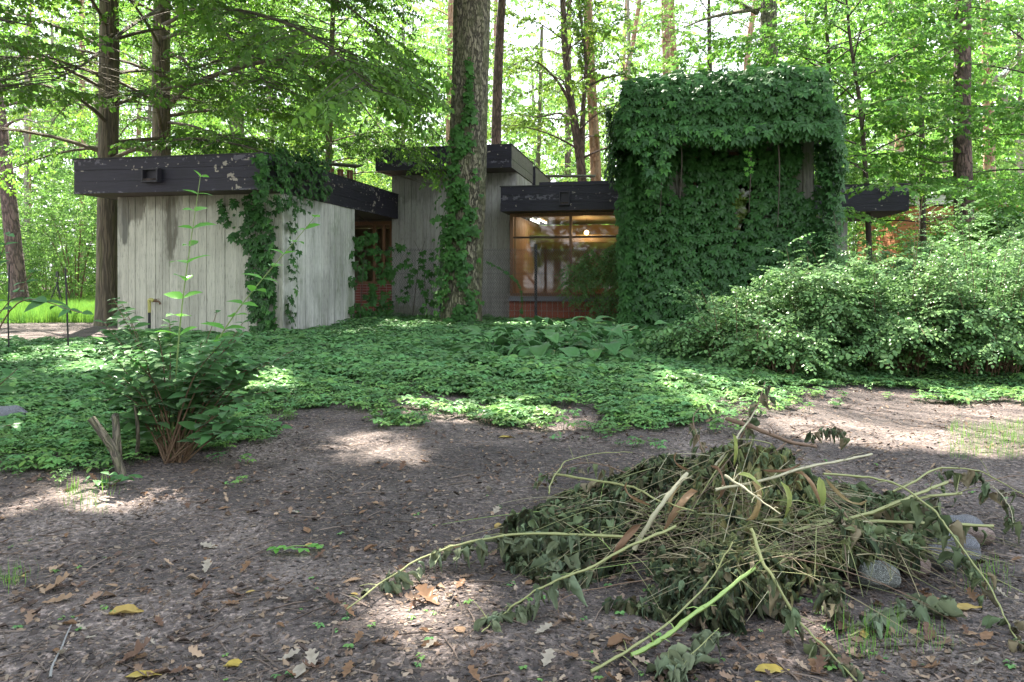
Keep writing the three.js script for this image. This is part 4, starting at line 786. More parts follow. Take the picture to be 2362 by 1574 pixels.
{
  // the wood behind, one mass
  const R = rng(99), I = new Inst(), W = scene;
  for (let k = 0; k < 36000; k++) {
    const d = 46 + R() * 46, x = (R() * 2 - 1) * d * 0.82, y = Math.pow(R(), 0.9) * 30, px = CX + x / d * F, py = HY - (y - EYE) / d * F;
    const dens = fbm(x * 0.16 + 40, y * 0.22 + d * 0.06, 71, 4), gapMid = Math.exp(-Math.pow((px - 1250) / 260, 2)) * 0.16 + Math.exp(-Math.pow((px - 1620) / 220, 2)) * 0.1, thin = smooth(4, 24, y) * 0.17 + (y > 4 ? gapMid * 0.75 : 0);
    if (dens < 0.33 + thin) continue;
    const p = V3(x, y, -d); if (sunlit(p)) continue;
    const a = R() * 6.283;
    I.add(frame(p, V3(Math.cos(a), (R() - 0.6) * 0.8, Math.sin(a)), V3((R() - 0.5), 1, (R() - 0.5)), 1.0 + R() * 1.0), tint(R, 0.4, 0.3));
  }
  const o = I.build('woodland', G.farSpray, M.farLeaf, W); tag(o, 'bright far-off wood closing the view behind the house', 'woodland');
  // its trunks
  const RR = rng(55), mats = [M.redPineBark, M.paleBark, M.pineBark];
  for (let k = 0; k < 26; k++) {
    const px = 30 + k * 91 + RR() * 60, d = 48 + RR() * 26, lean = (RR() - 0.5) * 50;
    const t = thing('distant_trunk', 'slender distant trunk standing in the bright wood', 'tree', at(px, 640, d).setY(0), 0, 'distant trunks in the wood');
    new MB().tube(curve([V3(0, -0.1, 0), V3(lean * 0.01, 9, 0), V3(lean * 0.03, 22, 0)], 14), (s) => lerp(0.24, 0.12, s) * (0.7 + (k % 5) * 0.12), 10, 0.8, 1.6).build('trunk', mats[k % 3], t);
  }
  // trees behind the photographer, which the windows mirror
  for (const [x, z, h, r, s] of [[-9, 10, 9, 4.6, 1], [-1, 14, 10, 5, 2], [8, 12, 9, 4.6, 3]])
    tree('clearing_tree', ['broad tree behind the photographer to the left', 'broad tree straight behind the photographer', 'broad tree behind the photographer to the right', 'broad tree to the right of the clearing', 'broad tree to the left of the clearing'][s - 1] + ', mirrored in the windows', 'tree', {
      seed: 400 + s, pts: [V3(x, -0.1, z), V3(x, h * 0.5, z), V3(x + 0.4, h, z)], r: 0.3, rTop: 0.1, seg: 12, bark: M.oakBark, crown: { from: 1.5, to: h * 0.97, rad: r, count: 24, rise: 0.2 }, sprays: [G.oakSpray], leaf: M.oakLeaf, size: 2.3, every: 0.38, dens: 1.9, twigs: false, scatter: 0.9,
      skip: (w) => VIEW(w, 0),
    });
}

// ---------------------------------------------------------------- undergrowth before the house
{
  // plantlets of the ground cover: short stalks with whorls of five leaflets
  const whorls = (seed, n, leafL, leafW, tall, wide) => {
    const R = rng(seed), b = new MB();
    for (let k = 0; k < n; k++) {
      const a = k / n * 6.283 + R(), r = wide * Math.sqrt(R()), h = tall * (0.45 + R() * 0.55), o = V3(Math.cos(a) * r, h, Math.sin(a) * r), g0 = 0.75 + R() * 0.5, y = R() * 0.3;
      const first = b.c.length; b.tube([V3(Math.cos(a) * r * 0.3, 0, Math.sin(a) * r * 0.3), o], () => 0.0016, 3); for (let q = first; q < b.c.length; q++) b.c[q] = 0.6;
      const m = 3 + 2 * Math.floor(R() * 2), tilt = V3((R() - 0.5) * 0.7, 1, (R() - 0.5) * 0.7), s0 = 0.75 + R() * 0.5;
      for (let q = 0; q < m; q++) { const f = a + (q - (m - 1) / 2) * (m === 3 ? 1.5 : 1.05), s = s0 * (0.85 + R() * 0.3); b.leaf(o, V3(Math.cos(f), (R() - 0.5) * 0.3 - 0.05, Math.sin(f)), tilt, leafL * s, leafW * s, { prof: [[0, 0], [0.35, 0.85], [0.7, 0.85], [1, 0]], fold: 0.25, droop: 0.12 + R() * 0.2, c: [g0 * (1 + y), g0 * (1 + y * 0.25), g0] }); }
    }
    return b.geo();
  };
  const shapes = [whorls(1, 5, 0.062, 0.034, 0.14, 0.1), whorls(2, 6, 0.05, 0.034, 0.11, 0.1), whorls(3, 4, 0.085, 0.044, 0.2, 0.1)], sets = shapes.map(() => new Inst()), R = rng(7);
  const R2 = (a, b) => a + R() * (b - a);
  for (let k = 0; k < 90000; k++) {
    const d = 4.0 + Math.pow(R(), 1.6) * 17, x = (R() * 2 - 1) * (d * 0.72 + 0.8), z = -d, e = edgeDistance(x, z), p = V3(x, gh(x, z), z);
    if (blocked(V3(x, 0.3, z)) || e < -0.7) continue;
    { const qx = CX + x / d * F; if (qx > 1110 && qx < 1630 && d > 10.2 && d < 13.6 && R() < 0.85) continue; }
    local.copy(p); house.worldToLocal(local);
    if (local.x > 3.2 && local.x < 7 && -local.z > 4.6) continue;
    const n = fbm(x * 1.9 + 20, z * 1.9 + 20, 41, 3), px = CX + x / d * F;
    const backPath = smooth(12.4, 13.4, d) * smooth(330, 240, px);
    if (backPath > R()) continue;
    const bare = px > 640 && px < 860 && e < 1.3 ? 0.22 : 0, open = e < 0 ? smooth(-0.35, 0, e) * 0.3 : 0.3 + 0.7 * smooth(0, px < 620 ? 0.7 : 2.4, e);
    if (n + (R() - 0.5) * (e < 1.8 ? 0.5 : 0.3) + bare * (1 - e / 1.3) > 0.22 + open * 0.42 || (e < 0 && R() > 0.22) || (e < 1.8 && R() > 0.7)) continue;
    const big = smooth(0.2, 5, e), s = lerp(0.5, 1.0, big) * (0.7 + R() * 0.55) * (0.7 + 0.75 * fbm(x * 0.9 + 5, z * 0.9, 47, 3)), q = R() < 0.3 + big * 0.2 ? 2 : R() < 0.5 ? 1 : 0, a = R() * 6.283;
    sets[q].add(frame(p, V3(Math.cos(a), 0, Math.sin(a)), V3((R() - 0.5) * 0.7, 1, (R() - 0.5) * 0.7), s), tint(R, 0.38, lerp(0.55, 0.2, big)));
  }
  sets.forEach((s, k) => { const o = s.build('ground_cover', shapes[k], M.cover, scene); if (o) tag(o, ['green carpet of five-fingered leaves between bare soil and house', 'low rounded leaves mixed into the green carpet', 'taller leafy stalks rising from the green carpet'][k], 'ground cover'); });

  // grass tufts: a lawn far left, wisps on the soil
  const blade = (seed, n, h, w, wide) => { const Q = rng(seed), b = new MB(); for (let k = 0; k < n; k++) { const a = Q() * 6.283, r = Q() * wide; b.leaf(V3(Math.cos(a) * r, 0, Math.sin(a) * r), V3(Math.cos(a) * 0.5, 1, Math.sin(a) * 0.5), V3(Math.cos(a), -0.3, Math.sin(a)), h * (0.5 + Q() * 0.6), w, { prof: [[0, 0.7], [0.5, 1], [1, 0]], fold: 0.1, droop: 0.35 + Q() * 0.3 }); } return b.geo(); };
  const lawnG = blade(4, 14, 0.16, 0.006, 0.08), lawn = new Inst();
  for (let k = 0; k < 9000; k++) { const d = 20 + Math.pow(R(), 1.4) * 26, px = -260 + R() * 620, p = at(px, 640, d); p.y = gh(p.x, p.z); if (blocked(p.clone().setY(0.3))) continue; const a = R() * 6.283; lawn.add(frame(p, V3(Math.cos(a), 0, Math.sin(a)), V3(0, 1, 0), 1.3 + R() * 0.9), tint(R, 0.25, 0.6)); }
  tag(lawn.build('grass', lawnG, M.grass, scene), 'bright green grass beyond the sunlit path at the far left', 'grass');
  const wispG = blade(6, 6, 0.075, 0.0017, 0.07), wisps = (n, fn, label) => { const I = new Inst(); for (let k = 0; k < n; k++) { const p = fn(); p.y = gh(p.x, p.z); const a = R() * 6.283; I.add(frame(p, V3(Math.cos(a), 0, Math.sin(a)), V3((R() - 0.5) * 0.4, 1, (R() - 0.5) * 0.4), 0.6 + R() * 0.8), tint(R, 0.25, 0.5)); } tag(I.build('grass', wispG, M.grass, scene), label, 'grass'); };
  wisps(34, () => on(R2(1940, 2170), R2(1440, 1515)), 'wispy grass tufts on the soil at the lower right');
  wisps(260, () => on(R2(2190, 2480), R2(985, 1070)), 'thin grass at the right edge of the sunlit path');
  wisps(14, () => on(R2(2230, 2320), R2(1300, 1345)), 'few grass blades beside the stones');
  wisps(10, () => on(R2(8, 40), R2(1330, 1345)), 'grass tuft on the soil at the left edge');
  wisps(60, () => on(R2(560, 680), R2(930, 985)), 'grass tufts right of the leafy shrub');
  wisps(26, () => on(R2(150, 260), R2(1120, 1180)), 'dry grass in the sun patch at the left');
  // seedlings scattered over the soil
  const seedG = whorls(9, 3, 0.018, 0.012, 0.02, 0.014), sd = new Inst();
  for (let k = 0; k < 170; k++) { const py = 1020 + Math.pow(R(), 0.7) * 560, p = on(R() * PW, py); p.y = gh(p.x, p.z); if (fbm(p.x * 1.5, p.z * 1.5, 12, 2) < 0.42) continue; const a = R() * 6.283; sd.add(frame(p, V3(Math.cos(a), 0, Math.sin(a)), V3(0, 1, 0), 0.3 + R() * 0.6), tint(R, 0.2, 0.4)); }
  tag(sd.build('seedlings', seedG, M.cover, scene), 'tiny green seedlings scattered over the bare soil', 'seedlings');

  // hostas along the foot of the fence
  const blades = [1, 2, 3].map((s) => {                              // blade with raised ribs on a stalk
    const Q = rng(s + 60), b = new MB(), n = 8, L = 0.3, stalk = 0.22, ids = [], prof = [0.05, 0.62, 0.92, 1, 0.95, 0.8, 0.58, 0.3, 0.02], W = 0.19, bend = 0.9 + Q() * 0.5;
    b.tube(bez(V3(0, 0, 0), V3(0.02, stalk * 0.7, 0), V3(0.09, stalk, 0), 4), () => 0.005, 4);
    for (let k = 0; k <= n; k++) {
      const t = k / n, a = 0.5 - bend * t, row = [];
      const x = 0.09 + L * (Math.sin(0.5) - Math.sin(a)) / bend, y = stalk + L * (Math.cos(a) - Math.cos(0.5)) / bend * 1;
      for (let j = 0; j < 7; j++) { const q = (j - 3) / 3, z = q * W / 2 * prof[k], yy = y + Math.abs(q) * 0.035 * prof[k] - q * q * 0.012 + (j % 2 ? 0.004 : 0) + (Q() - 0.5) * 0.006; row.push(b.v(x, yy, z, j / 6, t, 1, 1, 1)); }
      ids.push(row);
    }
    for (let k = 0; k < n; k++) for (let j = 0; j < 6; j++) b.quad(ids[k][j], ids[k][j + 1], ids[k + 1][j + 1], ids[k + 1][j]);
    return b.geo();
  });
  const spots = [[1130, 838], [1195, 822], [1262, 842], [1330, 828], [1395, 846], [1452, 830], [1505, 842], [1560, 822], [1605, 838], [1300, 800], [1225, 800], [1420, 804], [1352, 796]];
  const where = ['leftmost hosta, beside the oak foot', 'hosta between the oak foot and the black fence post', 'hosta in the front row with broad drooping leaves below the black post', 'hosta at the middle of the row', 'front hosta with low hanging round leaves', 'hosta before the right part of the tiled parapet', 'hosta before the corner of the overgrown tower', 'hosta below the creeper stems of the tower', 'rightmost hosta, against the bushes', 'rear hosta right below the black fence post', 'rear hosta left of the black fence post', 'rear hosta below the climbing shrub on the fence', 'rear hosta at the middle of the tiled parapet'];
  spots.forEach(([px, py], k) => {
    const c = on(px, py), g = thing('hosta', where[k], 'hosta', [c.x, gh(c.x, c.z) - 0.02, c.z], 0, 'hostas along the fence'), Q = rng(k + 300), n = 15 + Math.floor(Q() * 5);
    for (let i = 0; i < n; i++) { const a = i * 2.4 + Q() * 0.5, s = (0.75 + Q() * 0.45) * (i < 5 ? 0.9 : 1), o = part('leaf', blades[i % 3], M.hostaLeaves[(i * 5 + k) % 6], g); o.rotation.set(0, a, 0); o.scale.setScalar(s * 1.25); o.position.set(Math.cos(a) * 0.05, i < 5 ? 0.14 : (Q() - 0.3) * 0.1, -Math.sin(a) * 0.05); o.rotateZ((i < 5 ? 0.25 : -0.25) - Q() * 0.35); o.rotateX((Q() - 0.5) * 0.5); }
  });

  // the big loose bushes on the right
  const B = { deep: 0.85, yellow: 0.2, vary: 0.3 };
  archBush('snowberry_bush', 'round-leaved bush in front of the overgrown tower, beside the hostas', 1690, 9.8, 0.95, 1.7, 45, B);
  archBush('snowberry_bush', 'dense round-leaved bush right of the overgrown tower', 1880, 9.6, 1.25, 2.2, 75, B);
  archBush('snowberry_bush', 'large round-leaved bush beside the sunlit path, at the middle of the hedge', 2070, 9.3, 1.35, 2.3, 85, B);
  archBush('snowberry_bush', 'round-leaved bush near the right edge, arching over the path', 2270, 9.0, 1.35, 2.3, 85, B);
  archBush('snowberry_bush', 'bush at the right edge, partly outside the picture', 2470, 9.2, 1.5, 2.2, 50, B);
  archBush('snowberry_bush', 'low bush at the left front of the hedge', 1800, 8.9, 0.6, 1.3, 30, B);
  archBush('snowberry_bush', 'taller bush at the back below the dark pine', 2250, 13.2, 1.75, 3.8, 85, { ...B, seed: 3, leafy: 12 });
  archBush('snowberry_bush', 'taller bush at the back below the brick outbuilding', 1985, 13.6, 1.55, 3.4, 85, { ...B, seed: 4, leafy: 12 });
  archBush('snowberry_bush', 'back bush at the right edge behind the hedge', 2420, 13, 2.1, 3.4, 70, { ...B, seed: 5, leafy: 12 });
  archBush('elder_bush', 'loose elder with larger leaves behind the hedge', 2330, 16.5, 2.8, 3.8, 70, { ...B, spray: G.mapleSpray, leaf: M.mapleLeaf, seed: 6, leafy: 9 });
  // single shoots that stand above them, round leaves in pairs
  const roundLeaf = [single(71, 0.062, 0.05, { prof: ROUND }), single(72, 0.052, 0.045, { prof: ROUND })], sunMats = shades(0.13, 0.29, 0.11, 3, 0.15, 0.4, 0.45);
  [[1655, 770, 1640, 672, 9.2], [1700, 800, 1697, 672, 9.0], [1868, 710, 1905, 583, 9.3], [1945, 640, 1968, 585, 9.6], [2105, 700, 2128, 560, 9.1], [2020, 730, 2022, 655, 9], [2248, 760, 2262, 545, 9.8], [2310, 740, 2322, 665, 8.8], [2180, 690, 2200, 640, 9], [1745, 800, 1755, 690, 8.8], [1720, 900, 1760, 800, 8.5], [2130, 800, 2210, 650, 8.8]].forEach(([x0, y0, x1, y1, d], k) => {
    const a = at(x0, y0, d), e = at(x1, y1, d - 0.1), g = thing('bush_shoot', ['upright shoot before the tower wall, left of its twin', 'upright leafy shoot before the tower wall, right of its twin', 'long red-stemmed shoot with pairs of round leaves above the hedge', 'short red shoot right of the long red-stemmed one', 'tallest pale shoot at the middle of the hedge', 'short shoot at the middle of the hedge face', 'tall shoot at the right with yellowish top', 'shoot with small leaves near the right edge', 'slanting pale shoot right of the tallest one', 'shoot low against the dark tower foot', 'bowed sunlit twig low at the left end of the hedge', 'long slanting white-leaved twig across the hedge'][k], 'shoot', a), Q = rng(k + 800), ln = a.distanceTo(e), pts = bez(V3(), e.clone().sub(a).multiplyScalar(0.5).add(V3((Q() - 0.5) * 0.08, 0.06, 0)), e.clone().sub(a), 8), list = [], n = Math.round(ln / 0.06);
    new MB().tube(pts, (s) => lerp(0.0055, 0.002, s), 5).build('stem', M.redStem, g);
    for (let i = 1; i <= n; i++) for (const s of [-1, 1]) { const p = pts[Math.min(8, Math.round(i / n * 8))].clone().lerp(pts[Math.max(0, Math.round(i / n * 8) - 1)], Q()).add(a), f = i * 1.4 + (s > 0 ? 3.14 : 0) + Q() * 0.5; list.push(frame(p, V3(Math.cos(f), 0.15 - Q() * 0.4, Math.sin(f)), V3((Q() - 0.5) * 0.4, 1, (Q() - 0.5) * 0.4), 0.7 + Q() * 0.5)); }
    leafParts(g, list, roundLeaf, sunMats, 60);
  });

  // the shrub in the left foreground: arching stems with pairs of pointed leaves
  const pair = [single(81, 0.105, 0.056, { prof: [[0, 0], [0.12, 0.6], [0.35, 1], [0.65, 0.8], [0.85, 0.4], [1, 0]], droop: 0.3 }), single(82, 0.095, 0.05, { prof: [[0, 0], [0.12, 0.6], [0.35, 1], [0.65, 0.8], [0.85, 0.4], [1, 0]], droop: 0.1, fold: 0.4 }), single(83, 0.085, 0.05, { prof: [[0, 0], [0.15, 0.7], [0.4, 1], [0.7, 0.7], [1, 0]], droop: 0.45, fold: 0.15 })];
  function shrub(name, label, foot, stems, seed, most = 300, size = 1) {
    const g = thing(name, label, 'shrub', [foot.x, gh(foot.x, foot.z) - 0.02, foot.z]), Q = rng(seed), list = [], bright = [];
    for (const [end, mid, gap, from, sun] of stems) {
      const a = V3((Q() - 0.5) * 0.12, 0, (Q() - 0.5) * 0.1), e = end.clone().sub(g.position), m = mid ? mid.clone().sub(g.position) : e.clone().multiplyScalar(0.5).add(V3(0, e.length() * 0.12, 0)), pts = curve([a, m, e], 20), ln = pts.reduce((s, p, k) => s + (k ? p.distanceTo(pts[k - 1]) : 0), 0);
      new MB().tube(pts, (s) => lerp(sun ? 0.008 : 0.006, 0.002, s) * size, 6).build('stem', sun ? M.greenStem : M.redStem, g);
      const n = Math.round(ln * (1 - from) / gap);
      for (let i = 0; i <= n; i++) {
        const s = lerp(from, 0.995, i / n), k = Math.min(19, Math.floor(s * 20)), p = pts[k].clone().lerp(pts[k + 1], s * 20 - k).add(g.position), d = pts[k + 1].clone().sub(pts[k]).normalize(), az = i * 1.57 + Q() * 0.5 + seed;
        for (const q of [0, 1]) { const f = az + q * 3.14159, dir = V3(Math.cos(f), 0.15 + (Q() - 0.6) * 0.5, Math.sin(f)).addScaledVector(d, 0.35); (sun ? bright : list).push(frame(p, dir, V3((Q() - 0.5) * 0.7, 1, 0.2 + (Q() - 0.4) * 0.9), size * (sun ? 1.25 : 1) * lerp(1.3, 0.7, s * s * s) * (0.75 + Q() * 0.45))); }
      }
    }
    leafParts(g, bright, pair, M.brightLeaves, 110); leafParts(g, list, pair, M.shrubLeaves, most - Math.min(110, bright.length));
  }
  const foot = on(400, 1062), Q = rng(17), low = [];
  for (let k = 0; k < 38; k++) { const px = 205 + Q() * 480, py = 735 + Q() * 250 + Math.abs(px - 430) * 0.15, d = 4.5 + Q() * 1.1, e = at(px, py, d), m = foot.clone().lerp(e, 0.55); m.y += 0.06 + Q() * 0.14; m.x += (Q() - 0.5) * 0.12; low.push([e, m, 0.05, 0.3]); }
  for (const [px, py, d] of [[262, 690, 5.3], [300, 745, 5.2], [240, 745, 5.4], [280, 700, 5.5], [560, 745, 5.2], [600, 960, 4.7], [650, 985, 4.8], [560, 1000, 4.6], [690, 800, 5.2], [590, 930, 4.6]]) low.push([at(px, py, d), null, 0.055, 0.35]);
  shrub('mock_orange_shrub', 'leafy shrub in the left foreground with two long bright shoots before the concrete wall', foot, [
    [at(462, 405, 5.0), at(418, 720, 5.0), 0.125, 0.42, 1], [at(728, 498, 5.0), at(500, 790, 5.0), 0.1, 0.45, 1],
    [at(500, 720, 5.2), at(440, 900, 5.1), 0.09, 0.4], ...low], 3);
  shrub('edge_shrub', 'shrub leaning in at the left edge with pale out-of-reach leaves', on(-110, 1080), [[at(20, 540, 4.6), at(-60, 760, 4.7), 0.09, 0.4], [at(75, 628, 4.5), at(-50, 800, 4.6), 0.1, 0.4], [at(190, 722, 4.4), at(40, 700, 4.5), 0.14, 0.55], [at(40, 850, 4.3), at(-60, 950, 4.4), 0.09, 0.4], [at(30, 980, 4.2), at(-60, 1000, 4.4), 0.09, 0.4]], 5, 120);
  shrub('ground_shoot', 'small sunlit seedling with large leaves at the front of the shrub', on(255, 1118), [[on(200, 1106, 0.06), null, 0.06, 0.3], [on(310, 1100, 0.07), null, 0.06, 0.3], [on(250, 1085, 0.1), null, 0.06, 0.3]], 8, 40, 0.65);
  // cut stubs beside it
  [[[on(283, 1092), on(262, 1040, 0.13), on(210, 965, 0.33)], 0.026, 'leaning cut stub left of the shrub foot'], [[on(275, 1075), on(270, 1030, 0.15), on(266, 958, 0.32)], 0.024, 'upright cut stub beside the leaning one'], [[on(315, 1060), on(318, 1000, 0.2), on(312, 935, 0.38)], 0.012, 'thin broken stub right of the upright one']].forEach(([pts, r, label]) => {
    const base = pts[0].clone().setY(gh(pts[0].x, pts[0].z) - 0.02), g = thing('tree_stub', label, 'stub', base);
    new MB().tube(curve(pts.map((p, i) => i ? p.sub(base) : V3()), 8), (s) => r * (1.15 - 0.25 * s), 9, 0.3, 0.3, (a, l) => 1 + (vnoise(a * 2, l * 20, 3) - 0.5) * 0.3).build('stem', M.hornBark, g);
  });
}

// ---------------------------------------------------------------- creepers
// leaves laid over a surface: points with outward normals; the leaves hang with their tips down
function vine(name, label, category, pts, stems, mats, o = {}) {
  const g = thing(name, label, category, pts[0].p.clone().setY(0)), R = rng(o.seed ?? 5), list = [], st = new MB();
  for (const s of stems) st.tube(curve(s.map((p) => p.clone().sub(g.position)), Math.max(6, s.length * 4)), (q) => (o.stemR ?? 0.012) * (1 - q * 0.7), 5);
  if (stems.length) st.build('stem', M.twig, g);
  for (const { p, n } of pts) {
    const side = V3(-n.z, 0, n.x), tip = V3(0, -1, 0).addScaledVector(side, (R() - 0.5) * 1.7).addScaledVector(n, 0.25 + R() * 0.6), face = n.clone().add(V3((R() - 0.5) * 0.7, 0.55 + R() * 0.5, (R() - 0.5) * 0.7));
    list.push(frame(p.clone().addScaledVector(n, (o.off ?? 0.03) + R() * (o.depth ?? 0.12)), tip, face, (o.size ?? 1) * (0.45 + R() * 0.85)));
  }
  leafParts(g, list, o.geos ?? G.creepers, mats, o.most ?? 300);
  return g;
}
{
  const R = rng(71), nrm = (x, y, z) => V3(x, y, z).applyAxisAngle(V3(0, 1, 0), TURN).normalize();
  // on the oak: a band up its left front
  const pts = [], cx = (py) => py > 600 ? lerp(1070, 1064, (py - 600) / 165) : py > 350 ? lerp(1080, 1070, (py - 350) / 250) : lerp(1088, 1080, py / 350);
  for (let k = 0; k < 1750; k++) {
    const py = 135 + Math.pow(R(), 0.72) * 640, t = smooth(135, 520, py), h = EYE - (py - HY) / F * 18, r = 0.43 * (1 - h / 34) + 0.12 * Math.exp(-h / 0.4);
    const mid = lerp(0.1, 0.25, t), wid = lerp(0.12, 1.0, t) * (py > 640 ? 1.25 : 1), q = (R() + R() + R() - 1.5) / 1.5;
    const px = cx(py), c = at(px, py, 18), ang = -Math.PI / 2 - mid - q * wid * 1.25 - 0.1 + (py < 300 ? 0.25 : 0), nn = V3(Math.cos(ang), 0, -Math.sin(ang));
    if (py < 330 && R() > lerp(0.12, 0.75, (py - 135) / 195)) continue;
    if (vnoise(q * 4 + 9, py / 38, 19) < 0.34) continue;
    const out = t * 0.34 * R() * R() * (0.5 + vnoise(py / 34, 5, 3)) * (q > 0 ? 1.5 : 0.7);
    pts.push({ p: V3(c.x + nn.x * (r + out), Math.max(0.06, h), c.z + nn.z * (r + out)), n: nn });
  }
  const ost = [-0.12, 0.02, 0.14].map((a, i) => [0, 0.5, 1.2, 2, 3, [4.2, 6, 5][i]].map((h) => { const py = HY - (h - EYE) / 18 * F, c = at(cx(py), py, 18), an = -Math.PI / 2 - 0.3 + a * (1 + Math.sin(h * 2)), r = 0.43 * (1 - h / 34) + 0.02; return V3(c.x + Math.cos(an) * r, h, c.z - Math.sin(an) * r); }));
  vine('oak_creeper', 'green creeper climbing the left side of the big oak trunk', 'creeper', pts, ost, M.oakIvy, { geos: G.ivy, size: 1.5, depth: 0.12, seed: 6 });

  // over the corner of the left block, from the roof edge to the ground
  const cp = [], Wl = (u, y, v) => inHouse(u, y, v), front = nrm(0, 0, 1), side = nrm(1, 0, 0), top = V3(0, 1, 0);
  for (let k = 0; k < 330; k++) { const v = -0.75 + Math.pow(R(), 1.3) * 2.6, y = lerp(2.55, 3.68, Math.pow(R(), 0.8)) - (v > 0.8 ? -0.3 : 0); if (y < 2.95 && v > 1.2) continue; cp.push({ p: Wl(0.08, y, v), n: side }); }
  for (let k = 0; k < 90; k++) cp.push({ p: Wl(-0.25 * R() + 0.05, 3.66, -0.72 + R() * 2.4), n: side.clone().add(top).normalize() });
  for (let k = 0; k < 60; k++) cp.push({ p: Wl(-0.25 * R() * R() + 0.05, 2.7 + R() * 0.9, -0.76), n: front.clone().add(side.clone().multiplyScalar(0.6)).normalize() });
  for (let k = 0; k < 520; k++) {                                    // down the front wall beside the corner
    const y = R() * 2.9, w = y > 1.9 ? 0.75 : 0.62, u = -0.08 - w * R() * (0.6 + 0.5 * vnoise(y * 2.2, 4, 9)) - (y > 2.6 ? R() * 0.5 : 0);
    if (vnoise(u * 3 + 7, y * 2.4, 13) < 0.3) continue;
    cp.push({ p: Wl(u, Math.max(0.1, y), -0.03), n: front });
  }
  for (let k = 0; k < 70; k++) { const y = R() * 2.8; cp.push({ p: Wl(0.04, y, 0.02 + R() * R() * 0.35), n: side }); }
  for (const [u, y0] of [[-1.2, 2.2], [-0.95, 1.9]]) for (let k = 0; k < 14; k++) cp.push({ p: Wl(u + (R() - 0.5) * 0.14, lerp(y0, 2.8, R()), -0.03), n: front });
  vine('corner_creeper', 'creeper hanging from the violet roof edge over the corner of the left block', 'creeper', cp, [[Wl(-0.3, 0, -0.04), Wl(-0.4, 0.9, -0.04), Wl(-0.22, 1.9, -0.04), Wl(-0.05, 2.8, -0.1)], [Wl(-0.12, 0, -0.04), Wl(-0.18, 1.2, -0.04), Wl(-0.3, 2.2, -0.04), Wl(0.0, 2.95, -0.7)], [Wl(-0.5, 0, -0.04), Wl(-0.62, 1.1, -0.04), Wl(-0.55, 2.4, -0.04)], [Wl(0.09, 3.6, -0.5), Wl(0.1, 3.2, -0.3), Wl(0.1, 2.7, 0.1)]], M.creepers, { size: 1.25, depth: 0.22, seed: 8 });

  // at the dark corner between the blocks
  const dp = [];
  for (let k = 0; k < 330; k++) { const px = 805 + R() * 100, py = 535 + Math.pow(R(), 0.8) * 210, lim = py < 570 ? 870 : 905; if (px > lim || vnoise(px / 26, py / 30, 5) < 0.27) continue; dp.push({ p: at(px, py, 18.9 + (px - 800) / 110 * 0.8 + R() * 0.3), n: V3(0.1, 0.2, 1).normalize() }); }
  for (let k = 0; k < 110; k++) { const px = 905 + R() * 105, py = 565 + R() * 165; if (vnoise(px / 30, py / 40, 7) < 0.5) continue; dp.push({ p: at(px, py, 19.45), n: V3(0, 0.2, 1).normalize() }); }
  const up5 = (px, a, b, d) => [at(px, 745, d), at(px + a * 0.4, 680, d), at(px + a, 600, d), at(px + b, 555, d)];
  vine('young_creeper', 'creeper filling the dark corner between left block and tower, reaching onto the fence', 'creeper', dp, [up5(815, 12, 30, 18.9), up5(830, 10, 20, 19), up5(950, 18, 30, 19.5), up5(985, -10, -30, 19.5)], M.oakIvy, { geos: G.creepers, size: 1.35, depth: 0.2, seed: 9 });

  // all over the tower on the right
  const tp = [], hangs = [];
  for (let k = 0; k < 1700; k++) { const u = 6.74 + R() * 4.2, ed = Math.min(1, (u - 6.74) / 0.5, (10.94 - u) / 0.5), y = 4.0 + R() * (0.55 + 0.35 * Math.sqrt(Math.max(0, ed))); tp.push({ p: Wl(u, y - 0.18 * vnoise(u * 2, 3, 5), 1.68 - 0.2 * ed), n: front.clone().addScaledVector(top, smooth(4.6, 4.95, y)).normalize() }); }
  for (let k = 0; k < 1500; k++) { const u = 6.85 + R() * 4.0, v = 1.5 + R() * R() * 1.8, ed = Math.min(1, (u - 6.8) / 0.6, (10.9 - u) / 0.6); tp.push({ p: Wl(u, 4.66 + 0.16 * ed + 0.2 * fbm(u * 2, v * 3, 4, 3) * 2 * smooth(1.3, 1.9, v) + R() * 0.1, v), n: front.clone().multiplyScalar(0.55).add(top).normalize() }); }
  for (let k = 0; k < 700; k++) { const u = 6.9 + R() * 3.9, a = R() * 1.7, rr = 0.22 + 0.16 * vnoise(u * 2.4, a * 2, 31); tp.push({ p: Wl(u, 4.45 + Math.sin(a) * rr * 1.5, 1.5 - Math.cos(a) * rr * 0.6), n: front.clone().multiplyScalar(Math.cos(a)).addScaledVector(top, Math.sin(a)).normalize() }); }
  for (let k = 0; k < 520; k++) { const y = 3.4 + R() * 1.5, v = 1.5 + R() * 2.4; tp.push({ p: Wl(6.86, y, v), n: nrm(-1, 0, 0.25) }); }
  for (let k = 0; k < 480; k++) { const y = 2.9 + R() * 1.85, v = 1.5 + R() * 2.0; tp.push({ p: Wl(10.86, y, v), n: nrm(1, 0, 0.4) }); }
  for (let k = 0; k < 800; k++) { const u = 6.9 + R() * 4.1, drop = Math.pow(vnoise(u * 1.6, 2, 17), 2) * 1.3 + 0.2; tp.push({ p: Wl(u, 4.2 - R() * drop, 1.5 - R() * 0.15), n: front }); }
  for (let k = 0; k < 4600; k++) {                                   // on the wall itself
    const u = 7.05 + R() * 3.75, y = Math.pow(R(), 1.15) * 4.0, win = u > 8.35 && u < 9.7 && y > 1.1 && y < 3.85, d = vnoise(u * 1.5 + 3, y * 1.3, 23);
    if (win ? d < 0.22 : d < lerp(0.12, 0.36, smooth(1.2, 3.6, y))) continue;
    tp.push({ p: Wl(u, Math.max(0.08, y), 2.5), n: front });
  }
